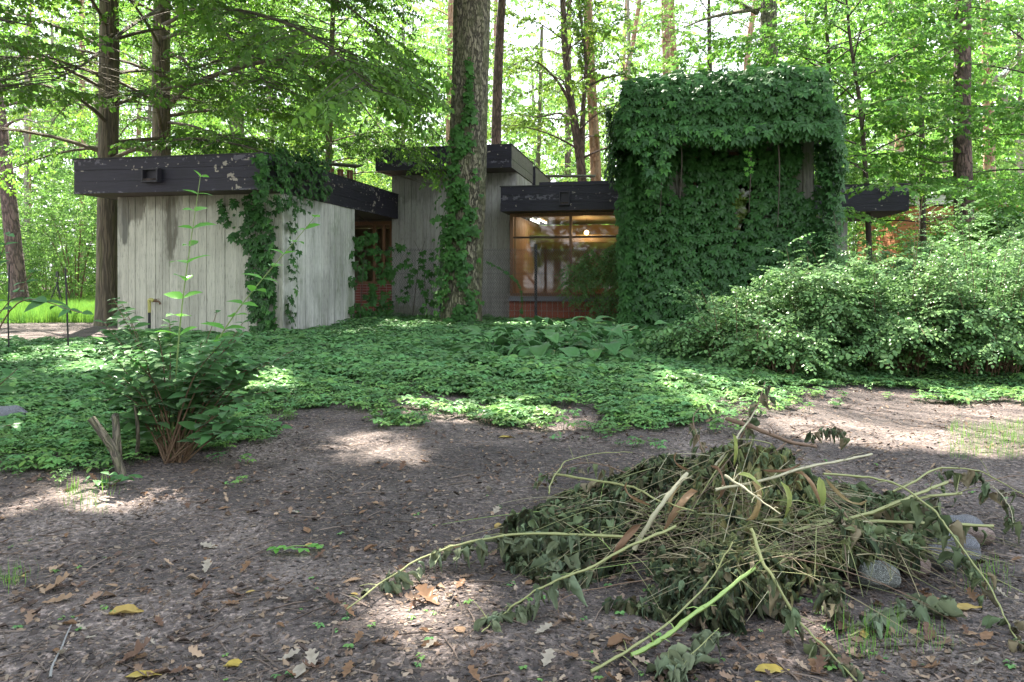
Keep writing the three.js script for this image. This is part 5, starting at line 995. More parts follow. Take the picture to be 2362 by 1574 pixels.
  for (let k = 0; k < 1000; k++) { const y = R() * 4.2, q = (R() - 0.5) * (0.5 + y * 0.18); tp.push({ p: Wl(7.02 + q * 0.3, Math.max(0.1, y), 2.45 - Math.max(0, q) * 0.6), n: nrm(-0.55, 0, 1) }); }
  for (let k = 0; k < 1000; k++) { const y = R() * 4.4; tp.push({ p: Wl(10.68 + R() * 0.3 * (0.4 + y / 6), Math.max(0.2, y), 2.3 - R() * 0.6), n: nrm(0.9, 0, 0.9) }); }
  const stems = []; for (let k = 0; k < 26; k++) { const u = 7.15 + R() * 3.4; if (u > 8.3 && u < 9.8) continue; stems.push([Wl(u, 0, 2.48), Wl(u + (R() - 0.5) * 0.3, 1.3, 2.5), Wl(u + (R() - 0.5) * 0.4, 2.6, 2.5), Wl(u + (R() - 0.5) * 0.5, 4.1, 2.48)]); }
  for (const [u, y] of [[9.35, 2.9], [8.0, 3.2], [9.9, 2.6], [7.6, 2.9]]) stems.push([Wl(u, 4.2, 1.46), Wl(u + 0.05, (y + 4.2) / 2, 1.47), Wl(u + 0.02, y - 0.4, 1.5)]);
  vine('tower_creeper', 'dense dark creeper covering the right-hand tower and its roof edge like a hood', 'creeper', tp, stems, M.creepers, { size: 1.5, depth: 0.36, seed: 10, stemR: 0.02 });
  // fresh hanging tip before the dark window
  const tips = []; for (let k = 0; k < 26; k++) { const y = 3.25 + R() * 0.75; tips.push({ p: Wl(9.36 + (R() - 0.5) * 0.14, y, 1.44), n: front }); }
  vine('creeper_tip', 'fresh light green creeper tip dangling before the dark tower window', 'creeper', tips, [[Wl(9.36, 4.25, 1.45), Wl(9.37, 3.7, 1.45), Wl(9.35, 3.2, 1.45)]], M.brightLeaves, { size: 0.7, depth: 0.05, seed: 12, stemR: 0.004 });

  // the climbing shrub on the fence before the window
  const c = at(1400, 745, 19.4), g = thing('fence_climber', 'small-leaved climbing shrub spilling over the fence before the window', 'climber', [c.x, 0, c.z]), I = new Inst(), st = new MB();
  for (let k = 0; k < 1500; k++) {
    const px = 1300 + R() * 175, py = 545 + R() * 185, topY = 560 + Math.max(0, 1420 - px) * 0.42 + (vnoise(px / 22, 3, 5) - 0.5) * 26, bottom = px < 1360 ? 690 : 735;
    if (py < topY || py > bottom || (py > 640 && vnoise(px / 18, py / 22, 6) < 0.4) || (px < 1345 && py > 600 && R() < 0.5)) continue;
    const p = at(px, py, 19.45 - R() * 0.55 * (1 - Math.abs(px - 1410) / 160)), w = p.clone().sub(g.position), a = R() * 6.283;
    I.add(frame(w, V3(Math.cos(a), -0.2 - R() * 0.4, Math.abs(Math.sin(a)) * 0.9), V3((R() - 0.5), 1, R() * 0.6), 0.8 + R() * 0.5), tint(R, 0.25, 0.2));
  }
  for (const [a, b, e] of [[1395, 1410, 1440], [1430, 1425, 1400], [1405, 1370, 1335], [1450, 1455, 1450], [1420, 1440, 1462]]) st.tube(curve([at(a, 748, 19.4), at(b, 680, 19.3), at(e, 590, 19.35)].map((p) => p.sub(g.position)), 10), (s) => lerp(0.014, 0.005, s), 5);
  st.tube(curve([at(1372, 728, 19.2), at(1410, 690, 19.1)].map((p) => p.sub(g.position)), 4), () => 0.006, 4);
  st.build('stem', M.redStem, g); I.build('foliage', G.climbSpray, M.bushLeaf, g);
  // trailing tendril on the fence by the oak
  const tr = [], ts = [at(1125, 605, 19.4), at(1165, 628, 19.35), at(1195, 655, 19.4), at(1205, 700, 19.4), at(1200, 735, 19.4)]; curve(ts, 40).forEach((p) => { if (R() < 0.9) tr.push({ p, n: V3(0, 0.3, 1).normalize() }); });
  vine('fence_tendril', 'thin leafy tendril on the fence between the oak and the window', 'tendril', tr, [ts], M.shrubLeaves, { size: 0.8, geos: G.ivy, depth: 0.06, seed: 14, stemR: 0.006 });
}

// ---------------------------------------------------------------- the heap of cut greenery
const S = (px, py, h = 0) => { const p = on(px, py, h); return p; };
{
  const R = rng(123), wilt = [1, 2, 3, 4, 5, 6, 7, 8].map((s) => crumpled(s, 0.055 + 0.005 * s, 0.036 + 0.0035 * s, 1.35 + (s % 3) * 0.25)), strap = [1, 2, 3, 4].map((s) => crumpled(s + 20, 0.21, 0.04, 1, 1.3)), bundle = [31, 32, 33].map((s) => { const Q = rng(s), b = []; const mb = new MB(); for (let k = 0; k < 5; k++) { mb.leaf(V3((Q() - 0.5) * 0.02, 0, (Q() - 0.5) * 0.02), V3(1, (Q() - 0.5) * 0.5, (Q() - 0.5) * 0.5), V3(Q() - 0.5, 1, Q() - 0.5), 0.045 + Q() * 0.03, 0.02, { prof: [[0, 0], [0.3, 1], [0.7, 0.7], [1, 0]], fold: 1.2, droop: 0.5, c: [0.8 + Q() * 0.4, 0.8 + Q() * 0.4, 0.8 + Q() * 0.3] }); } return mb.geo(); });
  const centre = S(1700, 1240), PX = 1.02, PZ = 0.86;
  const top = (x, z) => { const u = (x - centre.x) / PX, w = (z - centre.z) / PZ, q = Math.hypot(u, w) / (0.8 + 0.4 * vnoise(Math.atan2(w, u) * 2.2 + 8, 3, 5)); return Math.max(0, (0.24 * Math.pow(Math.max(0, 1 - q * q), 0.7) + 0.1 * Math.exp(-((u - 0.12) * (u - 0.12) + (w + 0.1) * (w + 0.1)) * 6)) * (0.55 + 0.9 * vnoise(x * 4, z * 4, 4))) + gh(x, z); };
  const heap = thing('brush_heap', 'heap of wilted cut branches and hosta leaves in the right foreground', 'brush heap', [centre.x, 0, centre.z]);
  const stemMats = [std({ color: rgb(0.235, 0.24, 0.095), roughness: 0.7 }), std({ color: rgb(0.26, 0.22, 0.12), roughness: 0.75 }), std({ color: rgb(0.16, 0.1, 0.065) }), std({ color: rgb(0.34, 0.31, 0.2), roughness: 0.75 }), std({ color: rgb(0.24, 0.34, 0.09), roughness: 0.55 })];
  const hang = (list, p, s, limp = 1) => { const a = R() * 6.283, ax = V3(Math.cos(a) * (1.1 - limp * 0.7), -limp * (0.5 + R() * 0.5) + 0.1, Math.sin(a) * (1.1 - limp * 0.7)); list.push(frame(p, ax, V3(R() - 0.5, 0.3 + R(), R() - 0.5), s * (0.7 + R() * 0.6))); };
  const stemPts = (list) => { const q = curve(list, Math.max(10, list.length * 6)); q.forEach((p, i) => { p.x += (vnoise(i * 0.6, p.z * 9, 3) - 0.5) * 0.007; p.y += (vnoise(i * 0.6, p.z * 9, 4) - 0.5) * 0.007; p.y = Math.max(p.y, gh(p.x, p.z) + 0.008); }); return q; };
  // loose mass
  const thin = new MB(), olive = new MB(), brown = new MB();
  // left: small dark withered bunches; middle: pale dry curls; right: larger limp green leaves
  const dark = [], pale = [], big = [];
  for (let k = 0; k < 16000; k++) {
    const a = R() * 6.283, q = Math.sqrt(R()) * 1.06, x = centre.x + Math.cos(a) * q * PX, z = centre.z + Math.sin(a) * q * PZ, h = top(x, z), y = lerp(gh(x, z) + 0.015, h + 0.04, Math.pow(R(), 0.45)), u = Math.cos(a) * q, w = Math.sin(a) * q;
    if (fbm(x * 4.5 + 3, z * 4.5 + y * 6, 19, 2) < 0.42) continue;
    { const [px, py] = pixel(V3(x, y, z)); if (Math.hypot((px - 2046) / 95, (py - 1330) / 75) < 1 || (px > 1940 && py > 1320) || (px > 2120 && py > 1190)) continue; }
    const right = smooth(-0.1, 0.4, u + (R() - 0.5) * 0.5), mid = Math.exp(-Math.pow((u - 0.02) / 0.3, 2) - Math.pow((w - 0.25) / 0.5, 2)) * 0.8;
    const p = V3(x, y, z), curl = () => frame(p, V3(R() - 0.5, -0.9 + R() * 0.7, R() - 0.5), V3(R() - 0.5, 1, R() - 0.5), 0.6 + R() * 0.8);
    if (R() < mid) pale.push(curl()); else if (R() < right) { if (R() < 0.7) hang(big, p, 0.6 + R() * 0.6, 0.4 + R() * 0.7); else dark.push(curl()); } else if (R() < 0.3) hang(big, p, 0.5 + R() * 0.3, 0.5 + R() * 0.5); else dark.push(curl());
  }
  leafParts(heap, big, wilt, M.wilted, 300);
  leafParts(heap, dark, bundle, shades(0.075, 0.085, 0.055, 1, 0.2, 0.12, 0.05), 0);
    { const third = dark.splice(0, Math.floor(dark.length * 0.35)); leafParts(heap, third, bundle, shades(0.1, 0.14, 0.06, 1, 0.2, 0.15, 0.1), 0); }
  leafParts(heap, pale, bundle, shades(0.19, 0.2, 0.11, 1, 0.2, 0.12, 0.05), 0);
  for (let k = 0; k < 1000; k++) {                                    // thin stems crossing at all angles
    const a = R() * 6.283, q = Math.sqrt(R()) * 0.8, x = centre.x + Math.cos(a) * q * PX, z = centre.z + Math.sin(a) * q * PZ, L = 0.12 + R() * 0.5, d = R() * 6.283, e = V3(x + Math.cos(d) * L, 0, z + Math.sin(d) * L * 0.8), y0 = top(x, z) * (0.6 + R() * 0.45) + 0.03;
    e.y = Math.max(gh(e.x, e.z) + 0.01, top(e.x, e.z) * (0.5 + R() * 0.7) + (R() - 0.3) * 0.08);
    const m = V3(x, y0, z).lerp(e, 0.5); m.y += R() * 0.05;
    const pts = bez(V3(x, y0, z), m, e, 7), r = 0.001 + R() * R() * 0.0032;
    if (k < 200) { new MB().tube(pts, (s) => r * (1.2 - s * 0.7), 5).build('stem', stemMats[[0, 1, 2, 3, 0, 1, 4][k % 7]], heap).geometry.translate(-centre.x, 0, -centre.z); } else (k % 3 ? k % 3 === 1 ? thin : olive : brown).tube(pts.map((p) => p.sub(V3(centre.x, 0, centre.z))), (s) => r * 0.7 * (1.2 - s * 0.7), 4);
  }
  thin.build('twigs', std({ color: rgb(0.25, 0.21, 0.12) }), heap, 'stuff'); olive.build('twigs', std({ color: rgb(0.17, 0.18, 0.07) }), heap, 'stuff'); brown.build('twigs', std({ color: rgb(0.12, 0.085, 0.055) }), heap, 'stuff');
  // dry brown hosta leaves curling over the top
  [[1590, 1085, 0.34, 2.6], [1640, 1075, 0.38, 0.4], [1570, 1120, 0.3, 3.0], [1700, 1095, 0.4, 0.2], [1760, 1085, 0.42, -0.6], [1735, 1110, 0.38, 1], [1835, 1090, 0.36, 1.2], [1890, 1100, 0.32, 1.7], [1905, 1105, 0.3, 1.3], [1610, 1135, 0.3, 2.2], [1690, 1000, 0.5, 1.5], [1800, 1110, 0.36, 0.8], [1500, 1165, 0.24, 2.9], [1480, 1210, 0.2, 2.5]].forEach(([px, py, h, a], k) => {
    const p = S(px, py, h), o = part('dry_leaf', strap[k % 4], k === 10 ? M.dried[3] : M.dried[k % 4 === 3 ? 3 : k % 3], heap);
    o.matrixAutoUpdate = true; o.applyMatrix4(new THREE.Matrix4().makeTranslation(-centre.x, 0, -centre.z).multiply(frame(p, V3(Math.cos(a), 0.1 - 0.5 * (k % 3), Math.sin(a) * 0.7), V3((R() - 0.5), 1, 0.4 + R() * 0.5), 0.85 + R() * 0.5)));
  });
  // single stems and branches one can follow with the eye
  function branch(label, pts, r, mat, leaves = [], o = {}) {
    const base = pts[0].clone(), g = thing('cut_branch', label, 'branch', base), p2 = stemPts(pts), ln = [];
    r *= 0.8;
    const bm = new MB(); for (let k = 0; k < (o.bits ?? 7); k++) { const i = 1 + Math.floor(R() * (p2.length - 2)), w = p2[i].clone().sub(base), l = 0.03 + R() * 0.1, e = w.clone().add(V3((R() - 0.5) * l * 1.6, (R() - 0.35) * l, (R() - 0.5) * l * 1.6)); bm.tube([w, w.clone().lerp(e, 0.5).add(V3(0, 0.006, 0)), e], (s) => r * 0.32 * (1 - 0.5 * s), 4); }
    bm.tube(p2.map((p) => p.clone().sub(base)), (s) => r * (1 - s * (o.taper ?? 0.6)) * (1 + 0.3 * Math.exp(-Math.pow((((s * 7.3 + r * 900) % 1) - 0.5) * 9, 2))), 7).build('stem', stemMats[mat], g);
    const [n, from, size, limp] = leaves;
    for (let k = 0; k < (n ?? 0); k++) { const s = lerp(from, 1, R()), i = Math.min(p2.length - 2, Math.floor(s * (p2.length - 1))), p = p2[i].clone().lerp(p2[i + 1], R()), q = 1 + Math.floor(R() * 2); for (let j = 0; j < q; j++) { const w = p.clone().add(V3((R() - 0.5) * 0.05, -R() * 0.03, (R() - 0.5) * 0.05)); w.y = Math.max(w.y, gh(w.x, w.z) + 0.03); hang(ln, w, size, limp ?? 0.9); } }
    if (ln.length) leafParts(g, ln, wilt, o.mats ?? M.wilted, 60);
    return g;
  }
  const greyGreen = shades(0.13, 0.17, 0.105, 4, 0.25, 0.15, 0.1);
  branch('long branch reaching left from the heap over the soil, wilted leaves lying under it', [S(1440, 1238, 0.14), S(1350, 1234, 0.13), S(1190, 1234, 0.12), S(1090, 1250, 0.1), S(1000, 1276, 0.07), S(900, 1330, 0.03), S(800, 1405, 0.01)], 0.008, 0, [46, 0.18, 1.0, 0.75], { mats: greyGreen });
  branch('second branch left of the heap, arching down to the soil with hanging leaves', [S(1560, 1215, 0.24), S(1450, 1262, 0.2), S(1358, 1312, 0.15), S(1290, 1337, 0.13), S(1222, 1372, 0.08), S(1150, 1425, 0.02), S(1112, 1463, 0.005)], 0.007, 0, [24, 0.35, 0.95, 0.95], { mats: greyGreen });
  branch('thick pale stem slanting up to the top of the heap', [S(1462, 1268, 0.1), S(1520, 1172, 0.26), S(1585, 1092, 0.36)], 0.012, 3, [], { taper: 0.15 });
  branch('thick bright green stalk at the front left of the heap', [S(1457, 1512, 0.012), S(1520, 1480, 0.04), S(1570, 1440, 0.08), S(1660, 1375, 0.13), S(1740, 1310, 0.18)], 0.0095, 4, [], { taper: 0.2 });
  branch('pale stem crossing the thick green stalk to the lower left', [S(1365, 1548, 0.006), S(1450, 1500, 0.03), S(1560, 1420, 0.08), S(1645, 1330, 0.16), S(1690, 1250, 0.26)], 0.006, 0, []);
  branch('long yellowish stem falling from the heap to the bottom edge', [S(1735, 1222, 0.28), S(1762, 1300, 0.2), S(1790, 1345, 0.16), S(1835, 1425, 0.07), S(1900, 1490, 0.04), S(1975, 1572, 0.01)], 0.008, 0, [16, 0.25, 1.1, 1]);
  branch('long arching branch right of the heap, over the stones down to the right edge', [S(1900, 1095, 0.34), S(1990, 1100, 0.32), S(2064, 1116, 0.3), S(2150, 1175, 0.24), S(2186, 1218, 0.2), S(2240, 1292, 0.12), S(2292, 1368, 0.07), S(2328, 1445, 0.03), S(2362, 1510, 0.008)], 0.0065, 0, [26, 0.3, 1.1, 1], {});
  branch('straight green stalk pointing right over the stones', [S(1760, 1200, 0.2), S(1965, 1203, 0.17), S(2130, 1208, 0.14), S(2292, 1213, 0.12)], 0.0085, 0, [12, 0.05, 1.0, 1], { taper: 0.1 });
  branch('cut stalk pointing right from the heap, upper one of three', [S(1880, 1230, 0.15), S(2065, 1162, 0.22), S(2130, 1135, 0.23), S(2186, 1112, 0.24)], 0.009, 0, [8, 0.0, 1.1, 1], { taper: 0.1 });
  branch('cut stalk pointing right from the heap, middle one of three', [S(1830, 1225, 0.18), S(2014, 1182, 0.2), S(2120, 1150, 0.2), S(2218, 1138, 0.19)], 0.0085, 0, [10, 0.0, 1.1, 1], { taper: 0.1 });
  branch('thin branch arching far right above the stones', [S(2060, 1135, 0.22), S(2106, 1113, 0.25), S(2167, 1082, 0.28), S(2246, 1084, 0.27), S(2310, 1112, 0.22), S(2400, 1165, 0.12)], 0.007, 0, [14, 0.3, 0.9, 1]);
  branch('bare reddish twig beside the far right arch', [S(2180, 1113, 0.2), S(2262, 1112, 0.2), S(2330, 1100, 0.2), S(2420, 1098, 0.18)], 0.004, 2);
  branch('pale thin stem bending down at the far right', [S(2263, 1114, 0.2), S(2305, 1135, 0.18), S(2330, 1172, 0.13), S(2340, 1215, 0.08)], 0.004, 3, [9, 0.2, 1, 1]);
  branch('cream stem lying over the top of the heap to the right', [S(1650, 1130, 0.34), S(1760, 1108, 0.37), S(1851, 1082, 0.38), S(1950, 1062, 0.36), S(2012, 1048, 0.34)], 0.0075, 3, [], { taper: 0.1 });
  branch('pale stem crossing the dry leaves on the heap', [S(1672, 1096, 0.4), S(1735, 1140, 0.36), S(1800, 1186, 0.31)], 0.007, 3);
  branch('yellow green stem along the left rear of the heap', [S(1278, 1094, 0.14), S(1380, 1110, 0.2), S(1460, 1125, 0.24), S(1520, 1155, 0.26), S(1600, 1180, 0.28)], 0.008, 0, [12, 0.1, 0.9, 1]);
  branch('bent green stem at the left rear of the heap', [S(1265, 1140, 0.1), S(1270, 1115, 0.13), S(1292, 1080, 0.17), S(1310, 1062, 0.18), S(1400, 1044, 0.18), S(1460, 1044, 0.16)], 0.005, 0);
  branch('dark brown branch leaning behind the heap', [S(1678, 966, 0.46), S(1732, 984, 0.46), S(1807, 1014, 0.42), S(1882, 1030, 0.36)], 0.014, 2, [], { taper: 0.3 });
  branch('upright dry stalk at the peak of the heap', [S(1700, 1030, 0.34), S(1722, 985, 0.44), S(1745, 940, 0.52), S(1765, 880, 0.62)], 0.006, 2, [16, 0.3, 0.9, 1]);
  branch('pale stem rising to the peak of the heap', [S(1650, 1075, 0.34), S(1700, 1010, 0.44), S(1745, 945, 0.52)], 0.008, 3);
  branch('dry stalk with withered leaves left of the peak', [S(1630, 1060, 0.25), S(1610, 1010, 0.32), S(1600, 960, 0.4), S(1640, 925, 0.46)], 0.004, 2, [14, 0.2, 0.85, 1]);
  branch('dark withered stalk right of the peak', [S(1790, 1040, 0.3), S(1850, 1000, 0.36), S(1930, 985, 0.36), S(1948, 1010, 0.32)], 0.004, 2, [16, 0.4, 0.9, 1]);
  branch('thin withered branch over the left end of the heap', [S(1500, 1120, 0.2), S(1400, 1075, 0.22), S(1330, 1070, 0.18), S(1230, 1105, 0.1)], 0.004, 2, [16, 0.2, 0.7, 1]);
  branch('brown runner on the soil before the heap', [S(1535, 1330, 0.03), S(1300, 1380, 0.01), S(1330, 1340, 0.02)].slice(0, 2).concat([S(1290, 1440, 0.008)]), 0.003, 2);
  branch('leafy branch end lying at the bottom edge', [S(1530, 1545, 0.02), S(1580, 1520, 0.04), S(1660, 1450, 0.08)], 0.004, 0, [22, 0, 1.1, 0.4], { mats: greyGreen });
  branch('wilted green leaves lying before the near stone', [S(1960, 1470, 0.01), S(2040, 1430, 0.015), S(2130, 1410, 0.015), S(2200, 1390, 0.015)], 0.003, 0, [24, 0, 1.15, 0.3], { mats: greyGreen });
  // some crumpled leaves at the heap's left foot
  branch('limp grey green leaves at the left foot of the heap', [S(1320, 1290, 0.03), S(1260, 1300, 0.02), S(1235, 1275, 0.03)], 0.003, 0, [20, 0, 1.4, 0.25], { mats: greyGreen });

  // field stones beside it
  const stoneTex = (seed, a, b, c2) => { const f = (u, v) => fbm(u * 90, v * 90, seed, 3, 90, 90); return { map: tex(256, 256, (u, v) => { const s = f(u, v), p = fbm(u * 6, v * 6, seed + 2, 4, 6, 6); return mix3(mix3(a, b, smooth(0.35, 0.65, s)), c2, smooth(0.5, 0.7, p) * 0.6); }), bumpMap: tex(256, 256, (u, v) => fbm(u * 40, v * 40, seed + 5, 4, 40, 40), false), bumpScale: 0.012, roughness: 0.85 }; };
  const granite = std(stoneTex(1, [0.1, 0.1, 0.095], [0.42, 0.43, 0.4], [0.3, 0.31, 0.27])), slate = std(stoneTex(2, [0.13, 0.13, 0.145], [0.2, 0.2, 0.22], [0.16, 0.15, 0.16])), rosy = std(stoneTex(3, [0.24, 0.17, 0.145], [0.34, 0.25, 0.21], [0.2, 0.15, 0.14]));
  for (const [label, px, py, w, h, dpt, mat, turn, seed] of [
    ['round speckled granite stone, nearest of the stones by the heap', 2046, 1349, 0.178, 0.108, 0.13, granite, 0.2, 1], ['flat grey stone behind the speckled one', 2226, 1283, 0.2, 0.115, 0.16, slate, -0.3, 2], ['rosy stone behind the flat grey one', 2268, 1250, 0.15, 0.085, 0.12, rosy, -0.35, 3],
    ['grey stone at the far end of the row', 2240, 1222, 0.17, 0.075, 0.13, slate, 0.1, 4], ['brownish stone half hidden under wilted leaves', 2130, 1312, 0.12, 0.085, 0.11, rosy, 0.4, 5], ['mauve stone half hidden between the grey and the brownish one', 2195, 1300, 0.14, 0.1, 0.12, slate, 0.2, 6]]) {
    const c = on(px, py), g = new THREE.IcosahedronGeometry(1, 5), P = g.attributes.position, v = V3(), U = [];
    for (let i = 0; i < P.count; i++) { v.fromBufferAttribute(P, i).normalize(); const n = 1 + (vnoise(v.x * 1.6 + 5 * seed, v.y * 1.6 + v.z * 1.3, seed) - 0.5) * 0.34 + (fbm(v.x * 4 + 9, v.z * 4 + v.y * 4, seed + 3, 3) - 0.5) * 0.09; const sq = Math.pow(Math.pow(Math.abs(v.x), 2.6) + Math.pow(Math.abs(v.y), 2.6) + Math.pow(Math.abs(v.z), 2.6), -1 / 2.6); v.multiplyScalar(n * sq); P.setXYZ(i, v.x * w / 2, v.y * h / 2, v.z * dpt / 2); U.push((v.x + v.z * 0.5) * 0.6, (v.y + v.z * 0.5) * 0.6); }
    g.setAttribute('uv', new THREE.Float32BufferAttribute(U, 2));
    g.deleteAttribute('normal');
    const m = part('field_stone', g, mat, scene); g.computeVertexNormals(); m.geometry = smoothGeo(g); m.position.set(c.x, gh(c.x, c.z) + h * 0.4, c.z - dpt / 2); m.rotation.y = turn; tag(m, label, 'stone', 'stones by the heap');
  }
  { const c = on(8, 985), g = smoothGeo((() => { const g = new THREE.IcosahedronGeometry(1, 4), P = g.attributes.position, v = V3(), U = []; for (let i = 0; i < P.count; i++) { v.fromBufferAttribute(P, i).normalize(); const n = 1 + (vnoise(v.x * 2 + 3, v.y * 2 + v.z * 2, 8) - 0.5) * 0.5; P.setXYZ(i, v.x * n * 0.16, v.y * n * 0.11, v.z * n * 0.12); U.push(v.x, v.y); } g.setAttribute('uv', new THREE.Float32BufferAttribute(U, 2)); return g; })()); const m = part('boulder', g, slate, scene); m.position.set(c.x, 0.06, c.z); tag(m, 'grey boulder at the left edge among the green leaves', 'stone'); }
}
function smoothGeo(g) {                                             // weld by position so that normals run smoothly
  const P = g.attributes.position, U = g.attributes.uv, key = new Map(), p = [], u = [], idx = [];
  for (let i = 0; i < P.count; i++) { const k = [P.getX(i), P.getY(i), P.getZ(i)].map((x) => x.toFixed(5)).join(); if (!key.has(k)) { key.set(k, p.length / 3); p.push(P.getX(i), P.getY(i), P.getZ(i)); u.push(U.getX(i), U.getY(i)); } idx.push(key.get(k)); }
  const o = new THREE.BufferGeometry(); o.setAttribute('position', new THREE.Float32BufferAttribute(p, 3)); o.setAttribute('uv', new THREE.Float32BufferAttribute(u, 2)); o.setIndex(idx); o.computeVertexNormals();
  return o;
}

// ---------------------------------------------------------------- fallen leaves, twigs, crumbs; stakes, tap, tripod
{
  const R = rng(555), oakL = [1, 2, 3, 4].map((s) => lobed(s, 0.085, 0.055, 0.2 + 0.16 * s)), plainL = [1, 2, 3, 4].map((s) => crumpled(s + 50, 0.085, 0.042, 0.2 + 0.12 * s)), kinds = [
    ['brown lobed oak leaf lying on the bare soil', oakL, [M.fallen[0], M.fallen[3]]], ['tan curled leaf lying on the bare soil', plainL, [M.fallen[1], M.fallen[0]]], ['pale lobed leaf lying on the bare soil', oakL, [M.fallen[2], M.paleLeaf]], ['ochre leaf lying on the bare soil', plainL, [M.fallen[4]]]];
  const lay = (name, label, group, geo, mat, p, s, a, tilt = 0.25) => { const o = part(name, geo, mat, scene); o.position.set(p.x, gh(p.x, p.z) + 0.006, p.z); o.rotation.set((R() - 0.5) * tilt, a, (R() - 0.5) * tilt, 'YXZ'); o.scale.setScalar(s); return tag(o, label, 'fallen leaf', group); };
  // those one can name
  for (const [px, py, geo, mat, s, a, label] of [
    [1150, 1006, plainL[0], M.yellow, 1.5, 0.2, 'bright yellow leaf at the edge of the green carpet, near the middle'], [681, 1556, plainL[1], M.paleLeaf, 1.0, 1.5, 'round cream leaf at the bottom edge'], [515, 1522, plainL[2], M.yellow, 1.15, 0.4, 'yellow leaf near the bottom edge, left of the round cream leaf'], [288, 1561, plainL[0], M.yellow, 1.2, 0.3, 'long yellow leaf in the lower left corner'],
    [250, 1418, plainL[3], M.fallen[4], 1.35, 0.25, 'long ochre leaf above the grey stick'], [440, 1375, oakL[3], M.fallen[3], 1.0, 0.3, 'dark red-brown cupped leaf at the left of the clearing'], [1013, 1385, oakL[2], M.fallen[0], 1.5, 2.4, 'big brown curled leaf with raised tips beside the sunny patch'], [1742, 1546, plainL[1], M.yellow, 1.3, 0.1, 'broad yellow leaf at the bottom below the heap'], [1235, 1470, oakL[0], M.paleLeaf, 0.9, 0.7, 'pale lobed leaf below the second branch'], [1255, 1535, oakL[1], M.paleLeaf, 0.9, 1.2, 'pale lobed leaf with holes near the bottom middle'], [1140, 1205, plainL[3], M.fallen[4], 0.9, 0.9, 'folded ochre leaf left of the heap'], [640, 1509, oakL[1], M.paleLeaf, 0.9, 0.2, 'whitish lobed leaf above the round cream leaf'], [700, 1257, plainL[2], M.fallen[4], 1.1, 0.6, 'orange-brown leaf on a green weed, left middle'], [90, 1365, oakL[2], M.fallen[1], 1.4, 0.5, 'tan oak leaf at the left, upper one of two'], [95, 1395, oakL[0], M.fallen[1], 1.3, 0.2, 'tan oak leaf at the left, lower one of two'], [1400, 1490, plainL[3], M.fallen[0], 1.3, 0.5, 'brown folded leaf before the green stalk'], [2195, 1408, plainL[1], M.fallen[4], 1.4, 0.1, 'orange leaf below the long arching branch'], [1870, 1552, plainL[2], M.fallen[0], 1.4, 0.3, 'brown leaf at the bottom right of the yellow one'], [268, 1537, oakL[3], M.fallen[3], 1.4, 0.6, 'dark brown cupped leaf above the long yellow one'], [500, 1254, oakL[0], M.paleLeaf, 1.0, 2.9, 'small pale leaf in the middle of the left clearing']])
    lay('fallen_leaf', label, undefined, geo, mat, on(px, py), s, a);
  for (let k = 0; k < 215; k++) {
    const py = 1030 + Math.pow(R(), 0.8) * 560, px = R() * PW, p = on(px, py);
    if (edgeDistance(p.x, p.z) > -0.1 || (Math.hypot((px - 1700) / 460, (py - 1240) / 200) < 1)) continue;
    const [label, geos, mats] = kinds[Math.floor(R() * R() * 4)];
    lay('fallen_leaf', label, label.replace(' leaf lying on the bare soil', ' leaves on the soil'), geos[k % 4], mats[k % mats.length], p, 0.3 + R() * 0.6, R() * 6.283, 0.4);
  }
  // crumbs of leaf, bark and twig
  const chip = (seed) => { const Q = rng(seed), b = new MB(), n = 5, c = b.v(0, 0.25, 0, 0, 0, 1), q = []; for (let k = 0; k < n; k++) { const a = k / n * 6.283, r = 0.6 + Q() * 0.7; q.push(b.v(Math.cos(a) * r, (Q() - 0.3) * 0.5, Math.sin(a) * r * 0.6, 0, 0, 0.9)); } for (let k = 0; k < n; k++) b.tri(c, q[(k + 1) % n], q[k]); return b.geo(); };
  const litterMat = new THREE.MeshStandardMaterial({ color: 0xffffff, roughness: 0.95, side: THREE.DoubleSide }), cols = [[0.06, 0.04, 0.032], [0.1, 0.068, 0.048], [0.16, 0.11, 0.08], [0.04, 0.029, 0.025], [0.22, 0.165, 0.12], [0.045, 0.036, 0.033], [0.03, 0.024, 0.023]];
  [chip(1), chip(2), chip(3)].forEach((g, q) => {
    const I = new Inst();
    for (let k = 0; k < 20000; k++) {
      const d = 2.0 + Math.pow(R(), 1.5) * 7.5, x = (R() * 2 - 1) * (d * 0.7 + 0.3), z = -d, e = edgeDistance(x, z), clump = fbm(x * 2.2, z * 2.2, 33, 3);
      if (e > 1.5 || clump < 0.38 + (R() - 0.5) * 0.2) continue;
      const c = cols[Math.floor(R() * cols.length)], s = 0.003 + Math.pow(R(), 4) * 0.015, a = R() * 6.283;
      const b = 0.65 + R() * 0.7;
      I.add(frame(ground(x, z, 0.002), V3(Math.cos(a), (R() - 0.5) * 0.6, Math.sin(a)), V3((R() - 0.5) * 0.8, 1, (R() - 0.5) * 0.8), s), new THREE.Color().setRGB(c[0] * b, c[1] * b, c[2] * b));
    }
    tag(I.build('leaf_litter', g, litterMat, scene), ['crumbled brown leaf litter strewn over the soil', 'small bark chips strewn over the soil', 'dark crumbs of rotten leaf strewn over the soil'][q], 'litter');
  });
